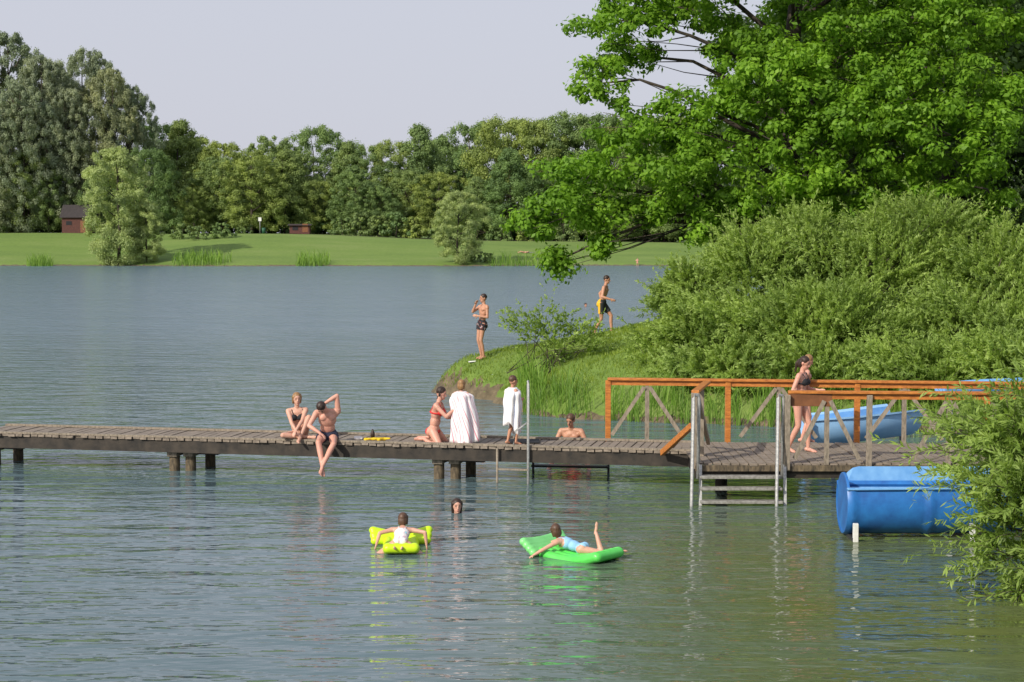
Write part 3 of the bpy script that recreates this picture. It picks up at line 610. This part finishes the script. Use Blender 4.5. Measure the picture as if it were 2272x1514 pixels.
# ------------------------------------------------------------ people
def ik(a,c,l1,l2,pole):
    a=np.asarray(a,float);c=np.asarray(c,float);v=c-a;d=np.linalg.norm(v); d2=min(d,(l1+l2)*.995); d2=max(d2,abs(l1-l2)*1.1+.02); u=v/(d+1e-9); c=a+u*d2
    x=(l1*l1-l2*l2+d2*d2)/(2*d2); hh=math.sqrt(max(0,l1*l1-x*x)); p=np.asarray(pole,float); p=nrm(p-np.dot(p,u)*u)
    return a+u*x+p*hh,c
def person(label,loc,yaw=0,s=1.,skinm='skin',hair='hairbrown',hairstyle='short',clothes=(),pose={},female=False,hs=1.,voxel=.009,thin=1.,face=True):
    D0=dict(P=(0,0,.93),N=(0,0,1.45),L=(1,0,0),hv=(0,-.12,1),look=(0,-1,0),wa=(-.24,-.05,.9),wb=(.24,-.05,.9),pa=(-.3,1,0),pb=(.3,1,0),
      aa=(-.1,0,.08),ab=(.1,0,.08),ka=(0,-1,0),kb=(0,-1,0),fa=(-.1,-1,-.12),fb=(.1,-1,-.12),na=(1,0,0),nb=(-1,0,0))
    D0.update(pose); g={k:np.asarray(v,float) for k,v in D0.items()}
    P,N=g['P'],g['N']; Lr=nrm(g['L']); t=nrm(N-P); Lr=nrm(Lr-np.dot(Lr,t)*t); f=np.cross(Lr,t); Mx=np.stack([Lr,f,t],1); w=thin
    b=B(); sw=.165 if female else .185; hw=.09
    b.ell(P,(.158*w,.108*w,.105),Mx); b.ell(P+t*.15,(.132*w,.095*w,.14),Mx); b.ell(P+t*.31,((.145 if female else .16)*w,.105*w,.15),Mx); b.ell(P+t*.41,(.145*w,.09*w,.09),Mx)
    for sg in (-1,1):
        b.ell(P-f*.045-t*.045+Lr*sg*.07,(.088,.085,.09),Mx); b.cap(N-t*.03,N-t*.055+Lr*sg*sw*.95,.045,.052)
        b.cap(P+t*.38+Lr*sg*.09,N-t*.07+Lr*sg*sw*.9,.07,.055)
        if female: b.ell(P+t*.34+f*.085*w+Lr*sg*.068,(.056,.05,.055),Mx)
        else: b.ell(P+t*.38+f*.06+Lr*sg*.07,(.07,.045,.06),Mx)
    SA=N-t*.055-Lr*sw; SB=N-t*.055+Lr*sw; HA=P-t*.02-Lr*hw; HB=P-t*.02+Lr*hw
    up=nrm(g['hv']); look=nrm(g['look']); Hc=N+up*(.165*(.5+.5*hs)); hu=nrm(up-np.dot(up,look)*look*.75); look=nrm(look-np.dot(look,hu)*hu); ear=np.cross(look,hu); Mh=np.stack([ear,look,hu],1)
    b.cap(N-t*.05,Hc-hu*.05,.054 if not female else .046,.047)
    k=hs; b.ell(Hc+hu*.02*k,(.075*k,.093*k,.098*k),Mh); b.ell(Hc-hu*.05*k+look*.03*k,(.054*k,.058*k,.062*k),Mh)
    b.cap(Hc+look*.088*k+hu*.01*k,Hc+look*.104*k-hu*.025*k,.009*k,.014*k,8); b.ell(Hc+look*.075*k-hu*.062*k,(.024*k,.018*k,.012*k),Mh); b.ell(Hc+look*.07*k-hu*.092*k,(.024*k,.02*k,.017*k),Mh)
    for sg in(-1,1): b.ell(Hc+ear*sg*.076*k-look*.005,(.012*k,.02*k,.03*k),Mh)
    for S_,wr,po,side,nn in ((SA,g['wa'],g['pa'],-1,g['na']),(SB,g['wb'],g['pb'],1,g['nb'])):
        E,Wr=ik(S_,wr,.285,.25,po); m_=.9 if female else 1.
        b.cap(S_,E,.054*m_*w,.039*m_*w); b.ell(S_+(E-S_)*.12,(.056*m_,)*3); b.cap(E,E+(Wr-E)*.35,.039*m_*w,.04*m_*w); b.cap(E+(Wr-E)*.35,Wr,.04*m_*w,.026*m_)
        dd=nrm(Wr-E); pn=nn-np.dot(nn,dd)*dd; pn=nrm(pn) if np.linalg.norm(pn)>.05 else nrm(np.cross(dd,[0,0,1])); lt=np.cross(dd,pn)*side
        b.ell(Wr+dd*.045,(.037,.017,.052),np.stack([lt,pn,dd],1))
        for i,ln in enumerate((.068,.078,.073,.058)):
            r0=Wr+dd*.075+lt*(.028-.0185*i); r1=r0+dd*ln*.55+pn*.008; r2=r1+dd*ln*.4+pn*ln*.35; b.cap(r0,r1,.0092,.0088,8); b.cap(r1,r2,.0088,.0078,8)
        th=Wr+dd*.02+lt*.028; t2=th+nrm(dd*.7+lt*.8+pn*.3)*.045; b.cap(th,t2,.012,.0105,8); b.cap(t2,t2+nrm(dd+lt*.25+pn*.4)*.03,.0105,.0085,8)
    legs={}
    for Hp,an,po,fd,side in ((HA,g['aa'],g['ka'],g['fa'],-1),(HB,g['ab'],g['kb'],g['fb'],1)):
        K,An=ik(Hp,an,.43,.42,po); m_=w
        b.cap(Hp,Hp+(K-Hp)*.35,.088*m_,.078*m_); b.cap(Hp+(K-Hp)*.35,K,.078*m_,.053*m_); d1=nrm(An-K); bk=-(nrm(po)-np.dot(nrm(po),d1)*d1)
        b.cap(K,K+(An-K)*.35+bk*.012,.052*m_,.053*m_); b.cap(K+(An-K)*.35+bk*.012,An,.053*m_,.033)
        fd=nrm(fd); b.cap(An-fd*.035+d1*.035,An+fd*.08+d1*.045,.034,.030); b.cap(An+fd*.03+d1*.035,An+fd*.145+d1*.055,.034,.024); 
        sd=nrm(np.cross(fd,d1)); b.cap(An+fd*.1+d1*.056+sd*.02,An+fd*.165+d1*.058+sd*.018,.022,.014,8); b.cap(An+fd*.1+d1*.056-sd*.02,An+fd*.15+d1*.058-sd*.025,.022,.013,8)
        legs[side]=(Hp,K,An)
    b.v=[v*s for v in b.v]
    body=bpy.data.objects.new('person',remeshed(b,'person',M[skinm],voxel,2)); link(body)
    def child(bb,name,mat,vox=.01,smi=1):
        bb.v=[v*s for v in bb.v]; o=bpy.data.objects.new(name,remeshed(bb,name,M[mat],vox,smi)); link(o); o.parent=body; return o
    hb=B(); hb.ell(Hc+hu*.042*k-look*.011*k,(.084*k,.094*k,.090*k),Mh)
    for i in range(14):
        d_=rand_unit(1)[0]; d_=nrm(d_-look*np.dot(d_,look)*.6+hu*.5-look*.3); hb.cap(Hc+hu*.03+d_*.07*k,Hc+hu*.03+d_*.094*k,.016*k,.010*k,6)
    if hairstyle in('bob','long','pony'): 
        hb.ell(Hc-look*.05*k-hu*.02*k,(.082*k,.055*k,.095*k),Mh)
    if hairstyle in ('long','bob'):
        for sg in(-1,1): hb.cap(Hc+ear*sg*.068*k+hu*.05*k+look*.02,Hc+ear*sg*.066*k-hu*.07*k-look*.02*k,.026*k,.022*k)
    if hairstyle=='long':
        hb.cap(Hc-look*.06*k-hu*.03*k,Hc-look*.075*k-hu*.2*k,.065*k,.04*k)
        for sg in(-1,1): hb.cap(Hc+ear*sg*.065*k+hu*.02*k-look*.02,Hc+ear*sg*.06*k-hu*.13*k-look*.035*k,.03*k,.025*k)
    if hairstyle=='pony': hb.cap(Hc-look*.1*k+hu*.02*k,Hc-look*.13*k-hu*.05*k,.03*k,.032*k); hb.cap(Hc-look*.13*k-hu*.05*k,Hc-look*.11*k-hu*.2*k,.032*k,.014*k)
    if hairstyle=='messy':
        for i in range(26):
            d_=rand_unit(1)[0]; d_=d_-look*max(0,np.dot(d_,look))*1.2; d_=nrm(d_+hu*.25); hb.cap(Hc+hu*.02+d_*.06*k,Hc+hu*.01+d_*.108*k-hu*.02,.022*k,.014*k,6)
    child(hb,'hair',hair,.008,1)
    if face:
        for sg in(-1,1):
            e=B().ell(Hc+look*.083*k+hu*.012*k+ear*sg*.031*k,(.013*k,.009*k,.0065*k),Mh,10,6); e.v=[v*s for v in e.v]; o=bpy.data.objects.new('eye',e.mesh('eye',M['eye'],True)); link(o); o.parent=body
            e=B().cap(Hc+look*.089*k+hu*.034*k+ear*sg*.018*k,Hc+look*.08*k+hu*.034*k+ear*sg*.045*k,.005*k,.004*k,6); e.v=[v*s for v in e.v]; o=bpy.data.objects.new('eyebrow',e.mesh('eyebrow',M[hair],True)); link(o); o.parent=body
        e=B().ell(Hc+look*.09*k-hu*.062*k,(.022*k,.006*k,.007*k),Mh,10,6); e.v=[v*s for v in e.v]; o=bpy.data.objects.new('mouth',e.mesh('mouth',M['lip'],True)); link(o); o.parent=body
    for kind,mat in clothes:
        cb=B(); z=.013
        if kind in('trunks','shorts'):
            fr=.34 if kind=='trunks' else .68
            cb.ell(P,(.158*w+z,.108*w+z,.10),Mx); cb.ell(P+t*.035,(.150*w+z,.106*w+z,.10),Mx)
            for sg in(-1,1):
                cb.ell(P-f*.045-t*.045+Lr*sg*.07,(.088+z,.085+z,.09+z),Mx); cb.ell(P-f*.03-t*.0+Lr*sg*.06,(.088+z,.085+z,.09+z),Mx); Hp,K,An=legs[sg]; q_=Hp+(K-Hp)*fr; rr=(.088*(1-fr)+.056*fr)*w+.024
                cb.tube([Hp-(K-Hp)*.05,Hp+(K-Hp)*fr*.5,q_],[.088+z,(.088+z+rr)/2,rr],14)
            child(cb,'swimming_trunks',mat)
        elif kind=='briefs':
            cb.ell(P-t*.02,(.158*w+z,.108*w+z,.075),Mx)
            for sg in(-1,1): cb.ell(P-f*.045-t*.045+Lr*sg*.06,(.08+z,.085+z,.075+z),Mx)
            child(cb,'bikini_bottom',mat)
        elif kind=='bra':
            for sg in(-1,1):
                cb.ell(P+t*.34+f*.087*w+Lr*sg*.068,(.056+z,.05+z,.05+z),Mx); cb.tube([P+t*.38+f*.12+Lr*sg*.07,N-t*.02+f*.05+Lr*sg*.1,N-t*.03-f*.05+Lr*sg*.1,P+t*.32-f*.11+Lr*sg*.05],.010,6)
            ring=[P+t*.315+Lr*(.157*w*math.cos(a))+f*(.118*w*math.sin(a)) for a in np.linspace(0,2*math.pi,25)]; cb.tube(ring,.016,6)
            child(cb,'bikini_top',mat)
        elif kind=='swimsuit':
            cb.ell(P-t*.01,(.158*w+z,.108*w+z,.10),Mx); cb.ell(P+t*.15,(.132*w+z,.095*w+z,.15),Mx); cb.ell(P+t*.29,(.148*w+z,.105*w+z,.13),Mx)
            for sg in(-1,1): cb.ell(P-f*.045-t*.045+Lr*sg*.06,(.08+z,.085+z,.078+z),Mx); cb.tube([P+t*.36+f*.1+Lr*sg*.08,N-t*.0+f*.03+Lr*sg*.09,N-t*.03-f*.07+Lr*sg*.08,P+t*.34-f*.1+Lr*sg*.06],.012,6)
            child(cb,'swimsuit',mat)
    body.location=Vector([float(v) for v in loc]); body.rotation_euler[2]=math.radians(yaw)
    top(body,label,'person'); return body
def towel(par,levels,mat,n=120,name='towel',pl=.03,seed=1,twist=.5,hem=.05,nf=6):
    R.seed(seed); V=[];u=[];ph=R.uniform(0,6,8); lv=np.array(levels,float); m_=26
    zi=np.linspace(0,1,m_); t0=np.linspace(0,1,len(lv)); LV=np.stack([np.interp(zi,t0,lv[:,i]) for i in range(5)],1)
    for _ in range(2): LV[1:-1]=(LV[:-2]+2*LV[1:-1]+LV[2:])/4
    for j in range(m_):
        z,rx,ry,cx,cy=LV[j]; f_=j/(m_-1); am=pl*sm(f_*1.3)**.8
        for k in range(n+1):
            s_=k/n; tt=2*math.pi*s_*1.06-math.pi/2+twist*f_
            w1=math.sin(nf*tt+ph[0]+1.3*f_); fold=abs(w1)**.6*np.sign(w1)*.8+.5*math.sin((nf*1.7)*tt+ph[1]-2*f_)+.3*math.sin(2*tt+ph[2]+4*f_)
            sag=.018*math.sin(10*f_*math.pi*.6+3*math.sin(tt+ph[5]))*sm(f_*3)*(1-f_)
            a=am*fold+sag+.022*s_
            dz=(hem*math.sin(tt+ph[3])+hem*.5*math.sin(3*tt+ph[4]))*f_**2
            V.append((cx+(rx+a)*math.cos(tt),cy+(ry+a)*math.sin(tt),max(z+dz,.012))); u.append(s_+.03*math.sin(3*f_+ph[6]))
    Fq=np.array([(j*(n+1)+k,j*(n+1)+k+1,(j+1)*(n+1)+k+1,(j+1)*(n+1)+k) for j in range(m_-1) for k in range(n)])
    me=mesh_np(name,V,Fq,(mat,),True,{'u':u},'POINT'); o=bpy.data.objects.new(name,me); link(o)
    so=o.modifiers.new('t','SOLIDIFY'); so.thickness=.008
    o.parent=par; return o
dk=DZ
person('person in a dark bikini sitting on the jetty, knee drawn up',edge(645,.38),yaw=8,s=1.0,hair='hairblond',hairstyle='bob',clothes=(('bra','black'),('briefs','black')),female=True,
 pose=dict(P=(0,0,.10),N=(-.03,-.08,.60),hv=(0,-.15,1),look=(.15,-1,-.05),wa=(-.02,-.42,.14),pa=(-1,.2,-.1),wb=(-.06,-.46,.20),pb=(1,-.2,.1),na=(0,.3,-1),nb=(0,.3,-1),
 aa=(.12,-.30,.07),ka=(-1,-.35,.12),fa=(.9,-.5,0),ab=(.02,-.40,.08),kb=(.35,-.3,1),fb=(-.1,-1,-.2)))
person('person in dark trunks, legs dangling from the jetty, head bowed',edge(722,0),yaw=4,s=1.05,skinm='skinpink',hair='hairdark',hairstyle='short',clothes=(('trunks','navy'),),
 pose=dict(P=(.02,.12,.12),N=(.02,-.10,.59),L=(1,0,.15),hv=(-.45,-.75,.28),look=(-.25,-.45,-1.3),wa=(-.10,-.33,.20),pa=(-1,.2,.1),wb=(-.02,-.14,.70),pb=(.25,-.1,1.6),na=(0,0,-1),nb=(-.5,-.6,-.5),
 aa=(-.06,-.44,-.36),ka=(-.25,-1,.35),fa=(.1,-.8,-.7),ab=(-.04,-.48,-.33),kb=(.45,-1,.35),fb=(-.15,-.8,-.7)))
person('person in a red bikini kneeling on the jetty, arms reaching out',edge(952,.40),yaw=78,s=1.0,hair='hairdark',hairstyle='messy',clothes=(('bra','red'),('briefs','red')),female=True,skinm='skinpink',
 pose=dict(P=(0,.02,.24),N=(0,-.07,.75),hv=(0,-.3,1),look=(0,-1,-.25),wa=(-.08,-.42,.66),pa=(-.4,0,-1),wb=(.08,-.40,.48),pb=(.4,0,-1),
 aa=(-.12,.16,.06),ka=(-.25,-1,.1),fa=(0,.8,-.1),ab=(.12,.16,.06),kb=(.25,-1,.1),fb=(0,.8,-.1)))
c5=person('small child wrapped in a pink and white striped towel',edge(1012,.38),yaw=160,s=.655,hair='hairblond',hairstyle='bob',clothes=(),hs=1.25,
 pose=dict(wa=(-.1,-.2,1.15),wb=(.1,-.2,1.15)))
towel(c5,[(.955,.06,.06,0,.01),(.93,.11,.085,0,.01),(.89,.175,.11,0,0),(.82,.205,.13,.0,0),(.65,.20,.15,-.03,0),(.45,.215,.17,-.07,0),(.25,.225,.18,-.09,0),(.04,.24,.20,-.08,0)],M['towelpink'],pl=.042,seed=3,twist=.8,hem=.07,nf=5)
c6=person('child wrapped in a white patterned towel standing barefoot',edge(1126,.42),yaw=120,s=.71,hair='hairbrown',hairstyle='short',clothes=(),hs=1.2,skinm='skintan',
 pose=dict(wa=(-.1,-.2,1.15),wb=(.1,-.2,1.15),aa=(-.09,-.06,.08),ab=(.1,.08,.08)))
towel(c6,[(1.04,.06,.06,0,0),(1.01,.10,.08,0,0),(.97,.165,.10,0,0),(.90,.18,.115,0,0),(.75,.155,.12,0,0),(.6,.14,.12,0,0),(.45,.13,.125,.01,0),(.28,.135,.13,.02,0)],M['towelwhite'],pl=.026,seed=6,twist=.4,hem=.12)
person('person in red trunks sitting in the shallow water beside the jetty',(1.17,33.2,.10),yaw=-12,s=1.05,hair='hairbrown',hairstyle='short',clothes=(('shorts','red'),),skinm='skintan',
 pose=dict(P=(0,0,.06),N=(0,-.08,.58),hv=(0,-.4,1),look=(-.3,-1,-.55),wa=(-.35,-.3,.1),wb=(.38,-.3,.1),aa=(-.3,-.75,-.1),ka=(-.4,-.5,.8),ab=(.45,-.7,-.1),kb=(.5,-.5,.8)))
p8=hit(1072,796)
person('person in dark patterned trunks standing, hand to the face',p8,yaw=-62,s=1.05*p8[1]/47.9,hair='hairdark',hairstyle='short',clothes=(('trunks','pattrunks'),),skinm='skintan',thin=.92,
 pose=dict(P=(0,-.04,.935),N=(0,.03,1.45),hv=(0,-.12,1),look=(-.1,-1,-.05),wa=(-.04,-.20,1.46),pa=(-.6,-.2,-1),wb=(.10,-.20,1.15),pb=(.5,.4,-1),aa=(-.06,-.02,.08),ab=(.07,-.02,.08)))
p9=np.array([(1336-1136)/F*50.3,50.3,0.]); p9[2]=float(H(p9[0],p9[1]))
person('person in dark shorts striding across the grassy spit',p9,yaw=75,s=1.03,hair='hairdark',hairstyle='short',clothes=(('shorts','yb'),),skinm='skintan',
 pose=dict(P=(0,0,.91),N=(0,-.10,1.41),hv=(0,-.2,1),look=(0,-1,-.1),wa=(-.25,-.30,1.02),wb=(.22,.06,.93),pa=(-.3,1,-.2),pb=(.3,1,0),aa=(-.1,.20,.09),ab=(.1,-.26,.12),fa=(0,-1,-.3),fb=(0,-1,-.1)))
person('person in a black bikini with a ponytail walking on the jetty',pt(1773,1003,dk),yaw=62,s=.99,hair='hairdark',hairstyle='pony',clothes=(('bra','black'),('briefs','black')),female=True,skinm='skinpink',
 pose=dict(P=(0,0,.92),N=(0,-.04,1.43),hv=(0,-.25,1),look=(0,-1,-.35),wa=(-.2,-.18,1.02),wb=(.2,-.30,1.10),aa=(-.08,.17,.09),ab=(.08,-.14,.08),fa=(0,-1,-.25)))
person('person with short fair hair walking beside another bather',pt(1785,982,dk),yaw=95,s=.94,hair='hairblond',hairstyle='short',clothes=(('trunks','black'),),skinm='skinpink',thin=.85,
 pose=dict(look=(0,-1,-.5),hv=(0,-.35,1),wa=(-.2,.1,.9),wb=(.2,-.05,.9),aa=(-.1,.08,.09),ab=(.1,-.08,.08)))
person('swimmer with wet dark hair, only the head above water',pt(1014,1139,0)+[0,0,-1.50],yaw=5,s=1.,hair='hairdark',hairstyle='long',clothes=(('swimsuit','red'),),female=True,pose=dict(look=(.1,-1,-.05),hv=(0,0,1)))
person('distant swimmer, only the head above water',pt(1299,681,0)+[0,0,-1.50],yaw=30,s=1.,hair='hairblack',hairstyle='short',clothes=(('trunks','navy'),),skinm='skintan')
# mattresses
def mattress(label,loc,yaw,mat,mat2,length,nt_,pil,rows=4):
    e=empty('air_mattress',loc); b=B()
    for i in range(nt_):
        x=(i-(nt_-1)/2)*.125; P=[]
        for t in np.linspace(0,1,9): P.append((x,-length/2+length*t,.045-.07*math.sin(t*math.pi)+.05*(1-t)**3))
        for a_,c_ in zip(P[:-1],P[1:]): b.cap(a_,c_,.076,.076,10)
    b.cap((-(nt_-1)/2*.125,-length/2-.02,.09),((nt_-1)/2*.125,-length/2-.02,.09),.07,.07)
    m_=remeshed(b,'mattress_body',mat,.014,2); o=bpy.data.objects.new('mattress_body',m_); link(o); o.parent=e
    b=B()
    for r_ in range(rows):
        P=[]
        for t in np.linspace(-1,1,11): P.append((t*(.38+.012*r_),length/2+.02+.05*r_,.05+.038*r_+pil*(t*t)*r_/2))
        for a_,c_ in zip(P[:-1],P[1:]): b.cap(a_,c_,.062,.062,10)
    m_=remeshed(b,'pillow',mat2,.014,3); o=bpy.data.objects.new('pillow',m_); link(o); o.parent=e
    e.rotation_euler[2]=math.radians(yaw); top(e,label,'air mattress'); return e
pm=pt(889,1222,0); mattress('neon yellow inflatable air mattress with raised pillow on the lake',pm+[0,.1,0],4,M['lime'],M['lime'],.80,4,.06,3)
person('child in a pale patterned swimsuit lying on a yellow air mattress',pm+[0,.0,-.05],yaw=0,s=.72,hair='hairbrown',hairstyle='bob',clothes=(('swimsuit','patsuit'),),hs=1.15,
 pose=dict(P=(0,-.05,.24),N=(.02,.38,.45),L=(-1,0,0),hv=(0,.5,1),look=(.1,1,0),wa=(.50,.22,.14),pa=(.6,-.2,.5),wb=(-.50,.20,.14),pb=(-.6,-.2,.5),
 aa=(.10,-.42,.20),ka=(.5,-.2,-.3),fa=(0,-1,0),ab=(-.12,-.42,.20),kb=(-.5,-.2,-.3),fb=(0,-1,0)))
pg=pt(1272,1236,0); mattress('bright green inflatable air mattress with pillow on the lake',pg+[.08,.0,0],50,M['green'],M['greenlight'],.98,5,.02)
person('child in light blue swimsuit on green mattress, one foot raised',pg+[-.05,.1,-.03],yaw=0,s=.72,hair='hairbrown',hairstyle='bob',clothes=(('swimsuit','sky_blue'),),hs=1.15,
 pose=dict(P=(.22,-.05,.19),N=(-.22,.12,.33),L=(-.27,-1,0),hv=(-.25,.1,1),look=(-.5,1,0),wa=(-.55,.45,.1),pa=(-.3,1,.2),wb=(-.72,-.22,.08),pb=(-.2,-1,.3),nb=(0,0,-1),
 aa=(.90,-.1,.12),ka=(0,-.2,-1),fa=(1,0,0),ab=(.52,.0,.48),kb=(1,-.3,-.4),fb=(.2,0,1)))
def far_lie(px,py,label,mt,yaw):
    p=hit(px,py); person(label,p,yaw=yaw,s=1.,hair='hairdark',clothes=(('briefs',mt),),voxel=.02,face=False,skinm='skinpink',
      pose=dict(P=(0,0,.13),N=(.5,.02,.16),L=(0,1,0),hv=(1,0,.1),look=(.1,0,1),wa=(.2,-.35,.08),wb=(.2,.35,.08),pa=(0,-1,0),pb=(0,1,0),aa=(-.8,-.12,.08),ab=(-.8,.12,.08),ka=(0,-.3,1),kb=(0,.3,1),fa=(0,0,1),fb=(0,0,1)))
far_lie(1325,566,'sunbather lying on the grass bank','red',10); far_lie(1345,566,'sunbather lying on a towel on the grass bank','black',-20); far_lie(1162,562,'sunbather lying on a pale towel on the bank','navy',5)
for px,py in ((1170,561),(1318,566)):
    p=hit(px,py); b=B().beam(p+[-.9,0,.03],p+[.9,0,.05],.8,.02); top(b.obj('beach_towel',M['white'],bevel=.005),'pale beach towel spread on the grass','towel')
p=hit(1414,590); person('child sitting at the far waterline',p,s=.8,voxel=.02,face=False,hair='hairdark',hs=1.1,skinm='skinpink',clothes=(('briefs','red'),),pose=dict(P=(0,0,.55),N=(0,-.05,1.06),aa=(-.12,-.3,.08),ab=(.12,-.3,.08)))
# ------------------------------------------------------------ small things on the jetty
q=edge(822,.35)+[0,0,.0]; b=B()
R.seed(3)
for i in range(12):
    b.cap(q+[R.uniform(-.22,.18),R.uniform(-.08,.08),.03],q+[R.uniform(-.2,.25),R.uniform(-.08,.08),.045],.035,.02)
me=remeshed(b,'crumpled_towel',M['yellow'],.012,1); top(obj('crumpled_towel',me),'crumpled yellow towel lying on the jetty boards','towel')
q=edge(806,.55); top(B().tube([q+[0,0,.0],q+[0,0,.13],q+[0,0,.17],q+[0,0,.2]],[.04,.04,.02,.014],12).obj('drink_bottle',M['hairdark'],True),'small dark brown bottle standing on the jetty','bottle')
q=edge(775,.5); top(B().beam(q+[-.08,0,.03],q+[.08,.02,.03],.1,.05).obj('pink_pouch',M['towelpink'],bevel=.015),'small pink pouch lying on the jetty','bag')
q=edge(1145,.75); top(B().beam(q+[-.28,0,.02],q+[.28,0,.02],.5,.03).obj('dark_mat',M['black'],bevel=.01),'dark rubber mat lying on the jetty boards','mat')
p=hit(1048,806); top(B().beam(p+[-.11,0,.03],p+[.11,0,.05],.12,.03).obj('white_cloth',M['white'],bevel=.01),'small white cloth on the grass','cloth')
# ------------------------------------------------------------ far buildings, signs
def hut(px,w,d,h,rh,label,Y):
    p=np.array([(px-1136)/F*Y,Y,float(H((px-1136)/F*Y,Y))]); e=empty('wooden_hut',p)
    B().beam(p+[-w/2,0,h/2],p+[w/2,0,h/2],d,h).obj('wall',M['shed'],parent=e)
    x0,x1=-w/2-.3,w/2+.3; y0=d/2+.4
    V=[p+[x0,-y0,h-.1],p+[x1,-y0,h-.1],p+[x1,y0,h-.1],p+[x0,y0,h-.1],p+[x0,0,h+rh],p+[x1,0,h+rh]]
    obj_=obj('roof',mesh_np('roof',V,[(0,1,5,4),(2,3,4,5),(0,4,3),(1,2,5),(3,2,1,0)],(M['roof'],))); attach(obj_,e)
    B().beam(p+[w*.15,-d/2-.02,1.],p+[w*.15+.9,-d/2-.02,1.],.05,min(1.9,h*.9)).obj('door',M['brownboard'],parent=e)
    B().beam(p+[-w*.35,-d/2-.02,h*.62],p+[-w*.35+.9,-d/2-.02,h*.62],.05,.6).obj('window',M['black'],parent=e)
    top(e,label,'hut')
hut(178,4.6,4,2.6,2.0,'red-brown wooden hut with dark pitched roof under the trees',279)
hut(667,3.2,2,1.5,.15,'low red-brown wooden shed with a flat roof',278)
p=np.array([(578-1136)/F*274,274,0.]); p[2]=float(H(p[0],p[1])); e=empty('notice_sign',p); top(e,'white notice sign on a tall post on the bank','sign')
B().tube([p,p+[0,0,2.6]],.05,8).obj('post',M['metal'],True,e); B().beam(p+[-.25,-.08,2.3],p+[.25,-.08,2.3],.04,.6).obj('panel',M['white'],parent=e)
p=p+[.6,0,0]; top(B().tube([p,p+[0,0,.9],p+[0,0,.95]],[.28,.32,.2],10).obj('litter_bin',simple('green_paint',(.02,.10,.05)),True),'dark green litter bin beside the sign post','bin')
# ------------------------------------------------------------ light, sky, camera
S=nrm(np.array([-.60,-.66,.56])); el=math.asin(S[2]); az=math.atan2(S[0],S[1])
sl=bpy.data.lights.new('sun','SUN'); sl.energy=3.9; sl.angle=math.radians(.6); sl.color=(1,.94,.82); so=bpy.data.objects.new('sun',sl); link(so)
so.rotation_euler=Vector((-S).tolist()).to_track_quat('-Z','Y').to_euler(); so.location=(-30,-30,40)
w=bpy.data.worlds.new('World'); scene.world=w; w.use_nodes=True; nt=w.node_tree; bg=nt.nodes['Background']
sk=nt.nodes.new('ShaderNodeTexSky'); sk.sky_type='NISHITA'; sk.sun_disc=False; sk.sun_elevation=el; sk.sun_rotation=az%(2*math.pi); sk.air_density=1.0; sk.dust_density=3.0; sk.ozone_density=1.5
tcw=nt.nodes.new('ShaderNodeTexCoord'); sx=nt.nodes.new('ShaderNodeSeparateXYZ'); nt.links.new(tcw.outputs['Generated'],sx.inputs[0])
hz=ramp(nt,sx.outputs[2],[(0,(.96,)*3),(.22,(.90,)*3),(.75,(.55,)*3)])
sb2=mixc(nt,1,sk.outputs[0],(1.8,1.8,1.8),'MULTIPLY')
nt.links.new(mixc(nt,hz,sb2,(5.05,5.15,5.85)),bg.inputs[0]); bg.inputs[1].default_value=.12
cd=bpy.data.cameras.new('camera'); cam=bpy.data.objects.new('camera',cd); link(cam); cd.sensor_width=36; cd.lens=36*F/2272; cd.clip_end=5000; cd.clip_start=.5
cam.location=(0,0,HC); cam.rotation_euler=(math.pi/2-PITCH,0,0); scene.camera=cam
scene.view_settings.view_transform='Standard'; scene.view_settings.look='None'; scene.view_settings.exposure=0
